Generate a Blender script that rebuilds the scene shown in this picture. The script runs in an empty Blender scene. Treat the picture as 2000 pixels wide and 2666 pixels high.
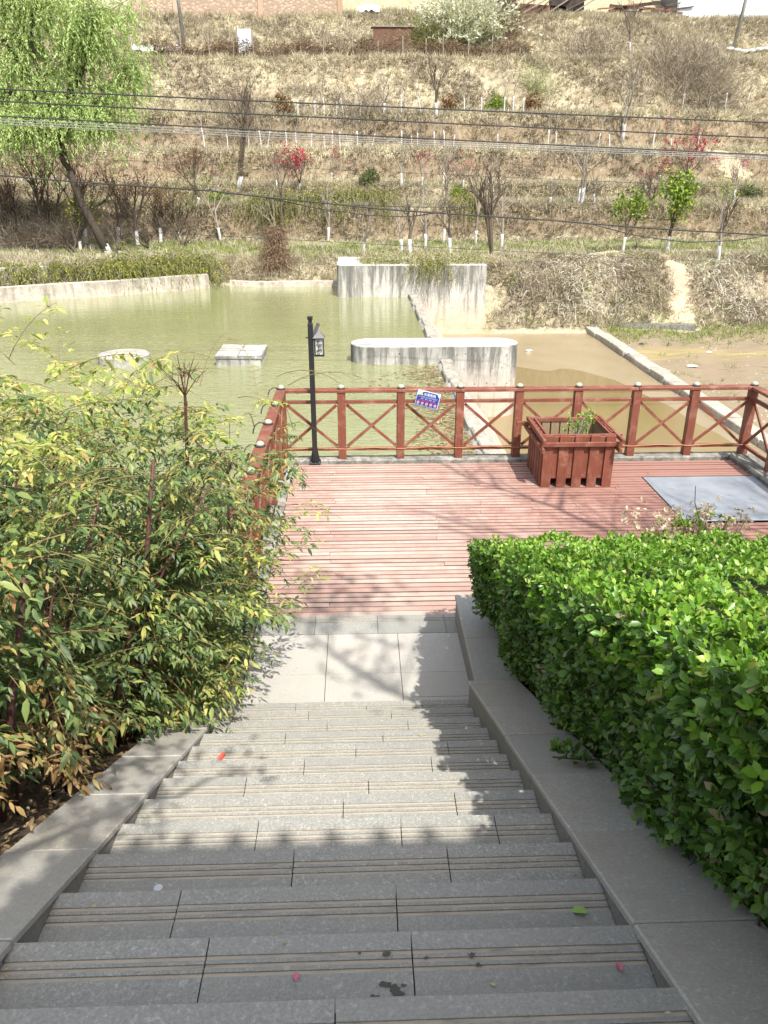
import bpy, bmesh, math, random
import numpy as np
from mathutils import Vector, Matrix
R = math.radians
random.seed(7); rng = np.random.default_rng(11)
sc = bpy.context.scene
COL = sc.collection

# ------------------------------------------------------------------ camera, sky, sun, exposure
CAM = Vector((0, 0, 3.87)); PITCH, YAW = R(23.4), R(1.85)
cam = bpy.data.cameras.new('camera'); co = bpy.data.objects.new('camera', cam); COL.objects.link(co)
co.location = CAM; co.rotation_euler = (math.pi/2 - PITCH, 0, -YAW)
cam.sensor_fit = 'VERTICAL'; cam.sensor_height = 26.66; cam.lens = 20.03
cam.clip_start = 0.05; cam.clip_end = 1000
sc.camera = co
SUN = Vector((.27, -.60, 1.0)).normalized()
w = bpy.data.worlds.new('World'); sc.world = w; w.use_nodes = True
nt = w.node_tree; nt.nodes.clear()
sky = nt.nodes.new('ShaderNodeTexSky'); sky.sky_type = 'NISHITA'; sky.sun_disc = False
sky.sun_elevation = math.asin(SUN.z); sky.sun_rotation = math.atan2(SUN.x, SUN.y)
sky.dust_density = 3.0; sky.air_density = 1.0
bg = nt.nodes.new('ShaderNodeBackground'); bg.inputs[1].default_value = 0.15
wo = nt.nodes.new('ShaderNodeOutputWorld')
hs = nt.nodes.new('ShaderNodeHueSaturation'); hs.inputs['Saturation'].default_value = .5   # hazy spring air
nt.links.new(sky.outputs[0], hs.inputs['Color']); nt.links.new(hs.outputs[0], bg.inputs[0]); nt.links.new(bg.outputs[0], wo.inputs[0])
sl = bpy.data.lights.new('sun', 'SUN'); sl.energy = 3.5; sl.angle = R(0.55); sl.color = (1.0, .95, .86)
so = bpy.data.objects.new('sun', sl); COL.objects.link(so)
so.rotation_euler = SUN.to_track_quat('Z', 'Y').to_euler(); so.location = (8, -18, 30)
sc.view_settings.view_transform = 'Standard'; sc.view_settings.look = 'None'
sc.view_settings.gamma = 1.0; sc.view_settings.use_curve_mapping = False
sc.view_settings.exposure = 0.95
sc.cycles.max_bounces = 6; sc.cycles.diffuse_bounces = 3; sc.cycles.glossy_bounces = 3
sc.cycles.transmission_bounces = 4; sc.cycles.transparent_max_bounces = 8
sc.cycles.use_denoising = True

# ------------------------------------------------------------------ helpers
def srgb(r, g, b):
    f = lambda c: (c/255/12.92) if c/255 <= .04045 else ((c/255+.055)/1.055)**2.4
    return (f(r), f(g), f(b), 1)
def tag(o, label=None, cat=None, group=None, kind=None):
    if label: o['label'] = label
    if cat: o['category'] = cat
    if group: o['group'] = group
    if kind: o['kind'] = kind
    return o
def empty(name, loc, label=None, cat=None, group=None, rz=0):
    o = bpy.data.objects.new(name, None); COL.objects.link(o); o.location = loc
    o.rotation_euler = (0, 0, rz); o.empty_display_size = .1
    return tag(o, label, cat, group)
def link(name, me, parent=None):
    o = bpy.data.objects.new(name, me); COL.objects.link(o); o.parent = parent
    return o
def dup(root, loc, rz=0., s=1., label=None, cat=None, group=None):
    def cp(o, par):
        c = o.copy(); COL.objects.link(c); c.parent = par
        for ch in o.children: cp(ch, c)
        return c
    r = cp(root, None); r.location = loc; r.rotation_euler = (0, 0, rz)
    r.scale = (s, s, s) if not hasattr(s, '__len__') else s
    return tag(r, label, cat, group)
ORD = ['first','second','third','fourth','fifth','sixth','seventh','eighth','ninth','tenth','eleventh','twelfth','thirteenth','fourteenth','fifteenth','sixteenth','seventeenth','eighteenth','nineteenth','twentieth']
ORD += ['twenty-'+o for o in ORD[:9]] + ['thirtieth'] + ['thirty-'+o for o in ORD[:9]]

class MB:
    """collects shapes; build() links them as one mesh object (world coordinates, shifted to the parent's base)"""
    def __init__(s): s.v = []; s.f = []; s.m = []
    def add(s, vs, fs, m=0):
        b = len(s.v); s.v += [tuple(p) for p in vs]; s.f += [tuple(b+i for i in f) for f in fs]; s.m += [m]*len(fs); return s
    def box(s, c, sz, rot=None, m=0):
        x, y, z = sz[0]/2, sz[1]/2, sz[2]/2
        vs = [Vector(p) for p in ((-x,-y,-z),(x,-y,-z),(x,y,-z),(-x,y,-z),(-x,-y,z),(x,-y,z),(x,y,z),(-x,y,z))]
        if rot is not None: vs = [rot @ p for p in vs]
        return s.add([p + Vector(c) for p in vs], [(0,3,2,1),(4,5,6,7),(0,1,5,4),(1,2,6,5),(2,3,7,6),(3,0,4,7)], m)
    def bx(s, x0, x1, y0, y1, z0, z1, m=0):
        return s.box(((x0+x1)/2,(y0+y1)/2,(z0+z1)/2), (x1-x0,y1-y0,z1-z0), None, m)
    def beam(s, a, b, w, h, up=(0,0,1), m=0):
        a, b, up = Vector(a), Vector(b), Vector(up)
        d = (b-a).normalized(); sd = d.cross(up).normalized(); u = sd.cross(d)
        vs = [p + sd*i*w/2 + u*j*h/2 for p in (a, b) for i, j in ((-1,-1),(1,-1),(1,1),(-1,1))]
        return s.add(vs, [(3,2,1,0),(4,5,6,7),(0,1,5,4),(1,2,6,5),(2,3,7,6),(3,0,4,7)], m)
    def tube(s, pts, rad, n=6, m=0, cap=True):
        pts = [Vector(p) for p in pts]; k = len(pts)
        if not hasattr(rad, '__len__'): rad = [rad]*k
        vs = []; prev = None
        for i in range(k):
            d = (pts[min(i+1,k-1)] - pts[max(i-1,0)])
            d = d.normalized() if d.length > 1e-9 else Vector((0,0,1))
            if prev is None: a = d.orthogonal().normalized()
            else:
                a = prev - d*prev.dot(d); a = a.normalized() if a.length > 1e-6 else d.orthogonal().normalized()
            prev = a; b = d.cross(a)
            for j in range(n):
                t = 2*math.pi*j/n; vs.append(pts[i] + (a*math.cos(t) + b*math.sin(t))*rad[i])
        fs = [(i*n+j, i*n+(j+1)%n, (i+1)*n+(j+1)%n, (i+1)*n+j) for i in range(k-1) for j in range(n)]
        if cap: fs += [tuple(range(n-1,-1,-1)), tuple(range((k-1)*n, k*n))]
        return s.add(vs, fs, m)
    def prism(s, poly, fn, a, b, m=0):
        """poly: 2D points; fn(u,v,t)->xyz; extruded t=a..b"""
        n = len(poly); vs = [fn(u, v, a) for u, v in poly] + [fn(u, v, b) for u, v in poly]
        return s.add(vs, [tuple(range(n-1,-1,-1)), tuple(range(n, 2*n))] + [(i,(i+1)%n,n+(i+1)%n,n+i) for i in range(n)], m)
    def lathe(s, prof, c, n=16, m=0):
        vs = []; k = len(prof)
        for r, z in prof: vs += [(c[0]+r*math.cos(2*math.pi*j/n), c[1]+r*math.sin(2*math.pi*j/n), c[2]+z) for j in range(n)]
        fs = [(i*n+j, i*n+(j+1)%n, (i+1)*n+(j+1)%n, (i+1)*n+j) for i in range(k-1) for j in range(n)]
        fs += [tuple(range(n-1,-1,-1)), tuple(range((k-1)*n, k*n))]
        return s.add(vs, fs, m)
    def mesh(s, name, mats, off=(0,0,0), bevel=0, smooth=False, seg=1, jit=0):
        me = bpy.data.meshes.new(name)
        o = Vector(off); me.from_pydata([(p[0]-o.x, p[1]-o.y, p[2]-o.z) for p in s.v], [], s.f)
        for m in (mats if isinstance(mats, (list, tuple)) else [mats]): me.materials.append(m)
        if any(s.m): me.polygons.foreach_set('material_index', s.m)
        bm = bmesh.new(); bm.from_mesh(me)
        bmesh.ops.recalc_face_normals(bm, faces=bm.faces)
        if bevel:
            es = [e for e in bm.edges if len(e.link_faces) == 2 and e.calc_face_angle(0) > .5]
            bmesh.ops.bevel(bm, geom=es, offset=bevel, segments=seg, affect='EDGES', profile=.5, clamp_overlap=True)
        if jit:
            for v in bm.verts: v.co += Vector((random.uniform(-jit,jit), random.uniform(-jit,jit), random.uniform(-jit,jit)))
        bm.to_mesh(me); bm.free()
        if smooth: me.polygons.foreach_set('use_smooth', [True]*len(me.polygons))
        return me
    def build(s, name, mats, parent=None, **k):
        off = parent.matrix_world.translation if parent and parent.parent else (parent.location if parent else (0,0,0))
        if parent and parent.parent:
            off = Vector(parent.parent.location) + Vector(parent.location)
        return link(name, s.mesh(name, mats, off, **k), parent)

TRI = (np.array([(-.5,0,0),(.5,0,0),(.05,1,-.12)],float), np.array([(0,1,2)]))
DIA4 = (np.array([(0,0,0),(.28,.5,.08),(0,1,-.12),(-.28,.5,.08)],float), np.array([(0,1,2),(0,2,3)]))
def npmesh(name, V, F, mat, smooth=False, off=(0,0,0)):
    """V (n,3), F (m,3 or 4) numpy -> mesh"""
    V = np.asarray(V, np.float32) - np.asarray(off, np.float32); F = np.asarray(F, np.int32); k = F.shape[1]
    me = bpy.data.meshes.new(name)
    me.vertices.add(len(V)); me.vertices.foreach_set('co', V.ravel())
    me.loops.add(F.size); me.loops.foreach_set('vertex_index', F.ravel())
    me.polygons.add(len(F)); me.polygons.foreach_set('loop_start', np.arange(0, F.size, k, dtype=np.int32))
    try: me.polygons.foreach_set('loop_total', np.full(len(F), k, np.int32))
    except Exception: pass
    for m in (mat if isinstance(mat, (list, tuple)) else [mat]): me.materials.append(m)
    if smooth: me.polygons.foreach_set('use_smooth', np.ones(len(F), bool))
    me.update(calc_edges=True); me.validate()
    return me
def unit(a): return a / np.maximum(np.linalg.norm(a, axis=-1, keepdims=True), 1e-9)
def frames(d, up):
    """length axis d, normal ~up -> side, d, normal"""
    d = unit(d); sd = unit(np.cross(d, up)); n = np.cross(sd, d); return sd, d, n
def scatter(T, F, pos, d, up, sl, sw=None):
    """copies of template T (x side, y length, z normal) -> V,F"""
    sw = sl if sw is None else sw
    sd, d, n = frames(d, up); N = len(pos); m = len(T)
    V = (pos[:,None,:] + T[None,:,0:1]*sd[:,None,:]*sw[:,None,None] + T[None,:,1:2]*d[:,None,:]*sl[:,None,None]
         + T[None,:,2:3]*n[:,None,:]*sl[:,None,None])
    FF = (F[None,:,:] + (np.arange(N)*m)[:,None,None]).reshape(-1, F.shape[1])
    return V.reshape(-1,3), FF
def join(parts):
    V = []; F = []; b = 0
    for v, f in parts: V.append(v); F.append(f+b); b += len(v)
    return np.concatenate(V), np.concatenate(F)
def leaf_template(w=.5, peak=.55, fold=.12, curl=-.15):
    """seven-point leaf folded along its midrib: a fan of six triangles"""
    h = w*.5; z = lambda t: curl*t*t
    V = np.array([(0,peak,z(peak)), (0,0,0), (h*.78,peak*.5,z(peak*.5)+fold*h*1.6), (h*.92,peak*1.22,z(peak*1.22)+fold*h*2), (h*.45,.86,z(.86)+fold*h), (0,1,z(1)), (-h*.45,.86,z(.86)+fold*h), (-h*.92,peak*1.22,z(peak*1.22)+fold*h*2), (-h*.78,peak*.5,z(peak*.5)+fold*h*1.6)])
    V = V[[0,1,2,3,5,7,8]] if w > .45 else V[[0,1,2,3,5,7,8]]
    return V, np.array([(0,i,i+1 if i < 6 else 1) for i in range(1,7)])
QUAD = (np.array([(-.5,0,0),(.5,0,0),(.32,1,0),(-.32,1,0)],float), np.array([(0,1,2),(0,2,3)]))
DIA = (np.array([(0,0,0),(.5,.45,.05),(0,1,-.05),(-.5,.45,.05)],float), np.array([(0,1,2),(0,2,3)]))
BLADE = (np.array([(-.5,0,0),(.5,0,0),(0,1,0)],float), np.array([(0,1,2)]))
def rv(n): return unit(rng.normal(size=(n,3)))

# ------------------------------------------------------------------ materials
class G:
    def __init__(s, name):
        s.m = bpy.data.materials.new(name); s.m.use_nodes = True; s.t = s.m.node_tree; s.t.nodes.clear()
    def n(s, ty, props=None, ins=None):
        nd = s.t.nodes.new('ShaderNode'+ty)
        for k, v in (props or {}).items(): setattr(nd, k, v)
        for k, v in (ins or {}).items():
            sk = nd.inputs[k]
            if hasattr(v, 'is_linked') or isinstance(v, bpy.types.NodeSocket): s.t.links.new(v, sk)
            else: sk.default_value = v
        return nd
    def pos(s): return s.n('NewGeometry').outputs['Position']
    def obj(s): return s.n('TexCoord').outputs['Object']
    def rand(s):
        a = s.n('NewGeometry').outputs['Random Per Island']; b = s.n('ObjectInfo').outputs['Random']
        return s.math('FRACT', s.math('ADD', a, b))
    def orand(s): return s.n('ObjectInfo').outputs['Random']
    def scale(s, v, sx, sy, sz, off=None):
        o = s.n('Mapping', None, {'Vector': v, 'Scale': (sx, sy, sz)}).outputs[0]
        if off is not None:
            c = s.n('CombineXYZ', None, {0: s.math('MULTIPLY', off, 37.), 1: s.math('MULTIPLY', off, 91.), 2: s.math('MULTIPLY', off, 53.)}).outputs[0]
            o = s.n('VectorMath', {'operation': 'ADD'}, {0: o, 1: c}).outputs[0]
        return o
    def noise(s, v, sc=5., det=4., rough=.55, dist=0.):
        return s.n('TexNoise', None, {'Vector': v, 'Scale': sc, 'Detail': det, 'Roughness': rough, 'Distortion': dist}).outputs[0]
    def ramp(s, f, stops):
        nd = s.n('ValToRGB', None, {0: f}); e = nd.color_ramp.elements
        while len(e) < len(stops): e.new(.5)
        for el, (p, c) in zip(e, stops):
            el.position = p; el.color = (c, c, c, 1) if not hasattr(c, '__len__') else (tuple(c)+(1,))[:4]
        return nd.outputs[0]
    def mix(s, f, a, b, mode='MIX'):
        nd = s.n('Mix', {'data_type': 'RGBA', 'blend_type': mode})
        for i, v in ((0, f), (6, a), (7, b)):
            if isinstance(v, bpy.types.NodeSocket): s.t.links.new(v, nd.inputs[i])
            else: nd.inputs[i].default_value = v if not hasattr(v, '__len__') else (tuple(v)+(1,))[:4]
        return nd.outputs[2]
    def math(s, op, a, b=0.):
        nd = s.n('Math', {'operation': op})
        for i, v in ((0, a), (1, b)):
            if isinstance(v, bpy.types.NodeSocket): s.t.links.new(v, nd.inputs[i])
            else: nd.inputs[i].default_value = v
        return nd.outputs[0]
    def sep(s, v): return s.n('SeparateXYZ', None, {0: v}).outputs
    def bump(s, h, st=.3, dist=.01): return s.n('Bump', None, {'Height': h, 'Strength': st, 'Distance': dist}).outputs[0]
    def out(s, col, rough=.8, normal=None, spec=.5, trans=0., metal=0., ior=None):
        b = s.n('BsdfPrincipled', None, {'Specular IOR Level': spec, 'Metallic': metal})
        for k, v in (('Base Color', col), ('Roughness', rough)):
            if isinstance(v, bpy.types.NodeSocket): s.t.links.new(v, b.inputs[k])
            else: b.inputs[k].default_value = v if not hasattr(v, '__len__') else (tuple(v)+(1,))[:4]
        if ior: b.inputs['IOR'].default_value = ior
        if normal is not None: s.t.links.new(normal, b.inputs['Normal'])
        sh = b.outputs[0]
        if trans:
            tr = s.n('BsdfTranslucent')
            if isinstance(col, bpy.types.NodeSocket): s.t.links.new(s.mix(.5, col, (1.,1.,.35), 'MULTIPLY'), tr.inputs[0])
            else: tr.inputs[0].default_value = (tuple(col)+(1,))[:4]
            sh = s.n('MixShader', None, {0: trans, 1: sh, 2: tr.outputs[0]}).outputs[0]
        o = s.n('OutputMaterial'); s.t.links.new(sh, o.inputs[0])
        return s.m

def m_granite(name, a, b, c, tint, rough=.75, stain=.35):
    g = G(name); p = g.pos(); o = g.orand()
    sp = g.noise(p, 105, 4, .8); sp2 = g.noise(g.scale(p, 1, 1, 1, o), 420, 2)
    col = g.ramp(sp, [(.3, a), (.5, b), (.72, c)])
    col = g.mix(g.ramp(sp2, [(.42, 0.), (.62, .55)]), col, tuple(x*.62 for x in b))
    bl = g.noise(g.scale(p, 1, 1, 1, o), 2.3, 5, .65)
    col = g.mix(g.ramp(bl, [(.35, 0.), (.75, stain)]), col, tint)
    col = g.mix(g.ramp(g.noise(p, 9, 4, .7), [(.45, 0.), (.8, .3)]), col, tuple(x*.5 for x in b))
    col = g.mix(g.ramp(g.noise(p, 48, 4, .75), [(.36, .42), (.5, 0.), (.52, 0.), (.7, .3)]), col, tuple(x*.55 for x in b))
    col = g.mix(g.ramp(g.noise(p, 60, 3, .7), [(.56, 0.), (.72, .35)]), col, tuple(min(1, x*1.6) for x in c))
    v = g.mix(g.math('MULTIPLY', o, .5), col, tuple(x*.75 for x in b), 'MIX')
    return g.out(v, rough, g.bump(sp, .35, .004), .4)
GR_STEP = m_granite('granite_tread', (.15,.156,.145), (.32,.32,.295), (.53,.52,.475), (.355,.32,.265))
GR_TILE = m_granite('granite_landing', (.365,.355,.325), (.485,.468,.43), (.59,.57,.525), (.45,.39,.315), .7, .45)
GR_COPE = m_granite('granite_coping', (.30,.298,.275), (.45,.44,.405), (.60,.58,.525), (.40,.335,.255), .7, .7)
GR_SIDE = m_granite('granite_riser', (.17,.168,.15), (.28,.27,.24), (.40,.38,.33), (.26,.215,.16))
g = G('groove_dust'); p = g.pos()
DUST = g.out(g.ramp(g.noise(g.scale(p,.6,3,3), 14, 4, .7), [(.28, (.22,.205,.18)), (.45, (.36,.32,.26)), (.75, (.45,.40,.325))]), .95)

def m_wood(name, base, dark, worn, wearamt, rough=.5, spec=.45):
    g = G(name); p = g.obj(); o = g.orand()
    q = g.scale(p, 14, 14, 1.2, o)
    gr = g.noise(q, 3, 5, .6, .6); bl = g.noise(g.scale(p, 1,1,1,o), 5, 4, .7)
    col = g.mix(g.ramp(gr, [(.3, 0.), (.7, .8)]), base, dark)
    col = g.mix(g.ramp(bl, [(.5, 0.), (.8, wearamt)]), col, worn)
    col = g.mix(g.ramp(g.noise(g.scale(p,40,40,3,o), 4, 3), [(.6, 0.), (.85, .5*wearamt)]), col, worn)
    col = g.mix(g.math('MULTIPLY', o, .35), col, dark)
    return g.out(col, rough, g.bump(gr, .3, .004), spec)
WOOD = m_wood('red_painted_wood', (.235,.072,.041), (.13,.041,.026), (.44,.27,.2), .65, .6, .4)
WOOD_IN = m_wood('bare_planter_wood', (.30,.235,.15), (.2,.15,.09), (.38,.31,.21), .5, .85, .2)
g = G('deck_wood'); p = g.pos(); o = g.orand()
gr = g.noise(g.scale(p, 1.6, 30, 1, o), 3, 5, .65); big = g.noise(g.scale(p, .8, .8, 1), 1.5, 5, .6)
row = g.noise(g.scale(p, 2.2, .1, 1, o), 2., 4, .7)
xs = g.sep(p)
path = g.math('SUBTRACT', 1., g.math('ABSOLUTE', g.math('MULTIPLY', g.math('SUBTRACT', xs[0], .25), .75)))
wear = g.math('ADD', g.math('MULTIPLY', path, .16), g.math('ADD', g.math('MULTIPLY', big, .5), g.math('MULTIPLY', row, .6)))
col = g.ramp(wear, [(.36, (.27,.13,.10)), (.46, (.36,.22,.178)), (.57, (.43,.315,.262)), (.74, (.50,.42,.355))])
col = g.mix(g.ramp(gr, [(.38, 0.), (.68, .5)]), col, (.34,.22,.19))
col = g.mix(g.math('MULTIPLY', g.math('FRACT', g.math('MULTIPLY', o, 7.)), .6), col, (.29,.165,.135))
ed = g.ramp(g.math('ABSOLUTE', g.sep(g.n('NewGeometry').outputs['Normal'])[1]), [(.5, 0.), (.8, 1.)])
col = g.mix(ed, col, (.10,.042,.032))  # plank side faces darkened in the colour so the gaps look shaded
DECK = g.out(col, .7, g.bump(gr, .5, .004), .35)

def m_concrete(name, base, streak=.8, ochre=0., zt=0., zb=-3., dirt=0.):
    g = G(name); p = g.pos(); x = g.sep(p)
    f = g.noise(p, 9, 6, .7); bl = g.noise(p, 1.2, 6, .7, .5)
    col = g.ramp(bl, [(.3, tuple(c*.62 for c in base)), (.5, tuple(c*.9 for c in base)), (.7, tuple(c*1.12 for c in base))])
    if streak:
        st = g.noise(g.scale(p, 1.5, 1.5, .14), 1.9, 6, .75, .3)
        st2 = g.noise(g.scale(p, 9, 9, .5), 2.2, 3, .6)
        hz = g.n('MapRange', None, {0: x[2], 1: zb, 2: zt, 3: .0, 4: .2}).outputs[0]
        s1 = g.ramp(g.math('ADD', st, hz), [(.56, 0.), (.68, streak*.8), (.8, streak)])
        s2 = g.math('MULTIPLY', g.ramp(g.math('ADD', st2, hz), [(.66, 0.), (.86, streak*.6)]), g.ramp(bl, [(.4,0.),(.6,1.)]))
        nz = g.sep(g.n('NewGeometry').outputs['Normal'])[2]
        side = g.math('SUBTRACT', 1., g.math('ABSOLUTE', nz))
        col = g.mix(g.math('MULTIPLY', g.math('MAXIMUM', s1, s2), side), col, (.09,.09,.085))
    if ochre:
        oz = g.n('MapRange', None, {0: x[2], 1: zb+.1, 2: zb+1.9, 3: ochre, 4: 0.}).outputs[0]
        col = g.mix(g.math('MULTIPLY', oz, g.ramp(bl, [(.25,.5),(.6,1.)])), col, (.52,.36,.2))
    col = g.mix(g.ramp(f, [(.45, 0.), (.8, .35)]), col, tuple(c*.55 for c in base))
    if dirt: col = g.mix(g.ramp(g.noise(p, 5.5, 6, .75, .6), [(.42, 0.), (.6, dirt)]), col, (.07,.068,.055))
    return g.out(col, .9, g.bump(f, .3, .01), .2)
CONC = m_concrete('weathered_concrete', (.56,.54,.49), .9, .75, 0., -3.25)
CONC_P = m_concrete('pier_concrete', (.49,.48,.445), .95, .45, -.9, -3.2, .12)
CONC_B = m_concrete('block_concrete', (.46,.45,.415), .85, 0, -1.1, -1.6, .3)
CONC_W = m_concrete('bank_concrete', (.50,.48,.43), .7, .3, -.7, -1.7, .3)
CURB = m_concrete('old_curb', (.36,.34,.30), 0, dirt=.75)
CURBD = m_concrete('dirty_curb', (.24,.23,.205), 0, dirt=.8)
KERB = m_concrete('kerb_stone', (.47,.43,.36), 0, dirt=.3)
CREST = m_concrete('weir_stone', (.42,.39,.33), 0, dirt=.45)

def m_simple(name, col, rough=.6, spec=.5, metal=0., var=.15, sc_=12., bump=.0):
    g = G(name); f = g.noise(g.scale(g.obj(),1,1,1,g.orand()), sc_, 4, .6)
    c = g.mix(g.ramp(f, [(.3, 0.), (.75, 1.)]), tuple(x*(1+var) for x in col[:3]), tuple(x*(1-var) for x in col[:3]))
    return g.out(c, rough, g.bump(f, bump, .01) if bump else None, spec, 0, metal)
BLACK = m_simple('black_metal', (.018,.019,.021), .42, .5)
GREYM = m_simple('grey_lamp_metal', (.10,.10,.108), .5)
CABLE = m_simple('black_cable', (.02,.02,.02), .6)
CABLE_G = m_simple('grey_cable', (.2,.2,.195), .5)
GLASS = m_simple('frosted_panel', (.45,.47,.46), .35)
KNOB = m_simple('dome_light_plastic', (.36,.36,.27), .3, .5, 0, .25, 30)
TWINE = m_simple('orange_twine', (.48,.24,.13), .8)
g = G('steel_plate'); p = g.pos()
bl = g.noise(p, 2.4, 5, .6); f = g.noise(g.scale(p, 3, 40, 1), 5, 3)
c = g.ramp(bl, [(.3, (.22,.25,.29)), (.6, (.30,.33,.365)), (.78, (.35,.345,.325))])
c = g.mix(g.ramp(g.noise(p, 5, 4, .7), [(.62, 0.), (.75, .5)]), c, (.44,.36,.26))
STEEL = g.out(c, .45, g.bump(f, .08, .003), .5, 0, .25)

def m_water(name, col, col2, rip, rough=.05):
    g = G(name); p = g.pos(); y = g.sep(p)[1]
    r1 = g.noise(g.scale(p, .55, 1.6, 1), 2.2, 3, .55, .3); r2 = g.noise(g.scale(p, 1.2, 3.4, 1), 3.4, 2, .5)
    big = g.noise(g.scale(p, .25, .6, 1), .5, 3)
    fade = g.n('MapRange', None, {0: y, 1: 14., 2: 30., 3: 1., 4: .16}).outputs[0]
    h = g.math('MULTIPLY', g.math('ADD', r1, g.math('MULTIPLY', r2, .45)), g.math('MULTIPLY', fade, g.ramp(big, [(.3,.45),(.7,1.)])))
    c = g.mix(g.ramp(g.noise(g.scale(p,.3,.7,1), .4, 4), [(.3,0.),(.7,1.)]), col, col2)
    return g.out(c, rough, g.bump(h, rip, .11), 1., 0, 0, 1.5)
POND = m_water('green_pond_water', (.215,.23,.108), (.24,.252,.122), .9)
STREAM = m_water('brown_shallow_water', (.21,.155,.07), (.23,.175,.085), .03, .08)
g = G('wet_mud'); p = g.pos()
n1 = g.noise(p, .5, 5, .6); n2 = g.noise(p, 8, 5, .7); n3 = g.noise(g.scale(p,.5,1.6,1), 1.4, 5, .7)
xx = g.sep(p)
dry = g.n('MapRange', None, {0: xx[0], 1: 11.9, 2: 12.8, 3: 0., 4: 1.}).outputs[0]
c1 = g.ramp(n1, [(.3, (.265,.21,.125)), (.7, (.315,.255,.16))])
c2 = g.ramp(n3, [(.3, (.16,.12,.075)), (.45, (.25,.19,.125)), (.6,(.20,.165,.105)), (.75, (.35,.29,.205))])
band = g.math('MAXIMUM', 0., g.math('SUBTRACT', 1., g.math('MULTIPLY', g.math('ABSOLUTE', g.math('SUBTRACT', xx[1], 33.)), .55)))
yel = g.math('MULTIPLY', band, g.ramp(g.noise(g.scale(p,.35,1.3,1), .9, 5, .7), [(.45, 0.), (.62, .7)]))
c2 = g.mix(yel, c2, (.40,.33,.06))
MUD = g.out(g.mix(dry, c1, c2), g.mix(dry, (.22,.22,.22), (.9,.9,.9)), g.bump(n2, .35, .03), .4)

g = G('hillside_soil'); p = g.pos(); n = g.sep(g.n('NewGeometry').outputs['Normal'])
n1 = g.noise(p, .35, 5, .6); n2 = g.noise(p, 3, 5, .7); n3 = g.noise(g.scale(p, 1, 1, .6), 14, 3, .7)
straw = g.ramp(n2, [(.3, (.24,.205,.135)), (.5, (.36,.315,.215)), (.72, (.49,.435,.315))])
steep = g.ramp(g.math('ADD', n[2], g.math('MULTIPLY', g.math('SUBTRACT', n1, .5), .9)), [(.5, 1.), (.72, 0.)])
soil = g.ramp(n2, [(.3, (.15,.115,.08)), (.6, (.26,.195,.13)), (.8, (.42,.32,.21))])
c = g.mix(g.math('MULTIPLY', steep, .85), straw, soil)
flat0 = g.math('MULTIPLY', g.ramp(n[2], [(.9, 0.), (.975, 1.)]), g.ramp(g.noise(p,.22,4), [(.3,0.),(.5,.8)]))
flat = g.math('MULTIPLY', g.n('MapRange', None, {0: g.sep(p)[2], 1: -1.6, 2: -.6, 3: 0., 4: 1.}).outputs[0], flat0)
c = g.mix(flat, c, (.17,.215,.06))
SOIL = g.out(c, .95, g.bump(n3, .6, .08), .1)
FOOT = m_simple('trodden_earth', (.43,.35,.245), .95, .1, 0, .18, 4, .4)
g = G('bed_soil'); p = g.pos()
BED = g.out(g.ramp(g.noise(p, 12, 5, .7), [(.3, (.05,.035,.025)), (.55, (.11,.08,.055)), (.75, (.2,.15,.1))]), .95, g.bump(g.noise(p, 30, 4), .6, .02), .2)

def m_leaf(name, stops, rough=.45, trans=.3, spec=.45, patch=None):
    g = G(name); r = g.rand(); c = g.ramp(r, stops)
    if patch:
        f = g.ramp(g.noise(g.pos(), patch[0], 3), [(.42, 0.), (.66, 1.)])
        c = g.mix(g.math('MULTIPLY', f, patch[2]), c, patch[1])
    return g.out(c, rough, None, spec, trans)
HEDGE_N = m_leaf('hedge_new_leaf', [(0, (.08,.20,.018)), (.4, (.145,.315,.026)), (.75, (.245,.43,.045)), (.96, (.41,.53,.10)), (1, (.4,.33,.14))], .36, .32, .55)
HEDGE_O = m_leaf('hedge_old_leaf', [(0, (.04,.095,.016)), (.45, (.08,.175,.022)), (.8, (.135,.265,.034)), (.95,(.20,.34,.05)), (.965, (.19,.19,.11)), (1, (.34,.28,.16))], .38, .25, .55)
NAN_Y = m_leaf('nandina_yellow_leaf', [(0, (.17,.25,.045)), (.35, (.31,.37,.08)), (.7, (.48,.49,.14)), (.93, (.6,.55,.2)), (1, (.42,.22,.09))], .5, .35, .35)
NAN_G = m_leaf('nandina_green_leaf', [(0, (.045,.085,.03)), (.3, (.09,.15,.05)), (.6, (.155,.225,.07)), (.8, (.24,.30,.095)), (.93, (.36,.36,.10)), (1, (.36,.19,.08))], .45, .28, .4)
NAN_D = m_leaf('nandina_withered_leaf', [(0, (.24,.14,.06)), (.4, (.38,.25,.11)), (.8, (.5,.38,.19)), (1, (.26,.28,.07))], .75, .2, .2)
WILLOW = m_leaf('willow_leaf', [(0, (.25,.38,.10)), (.5, (.39,.53,.18)), (1, (.58,.68,.33))], .6, .38, .3)
FORS = m_leaf('forsythia_leaf', [(0, (.08,.11,.018)), (.5, (.16,.20,.03)), (.88, (.26,.28,.05)), (.93, (.55,.46,.04)), (1, (.6,.5,.05))], .7, .25, .2)
CITRUS = m_leaf('broadleaf', [(0, (.06,.12,.012)), (.5, (.15,.25,.025)), (1, (.36,.40,.05))], .5, .25, .4)
DARKG = m_leaf('evergreen_leaf', [(0, (.045,.075,.02)), (.6, (.09,.13,.035)), (1, (.17,.2,.06))], .55, .2, .35)
REDLF = m_leaf('bronze_leaf', [(0, (.08,.1,.02)), (.5, (.2,.09,.04)), (1, (.3,.13,.06))], .6, .25)
BLOSSOM = m_leaf('red_blossom', [(0, (.28,.02,.045)), (.6, (.45,.035,.075)), (1, (.56,.13,.16))], .8, .3, .2)
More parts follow.
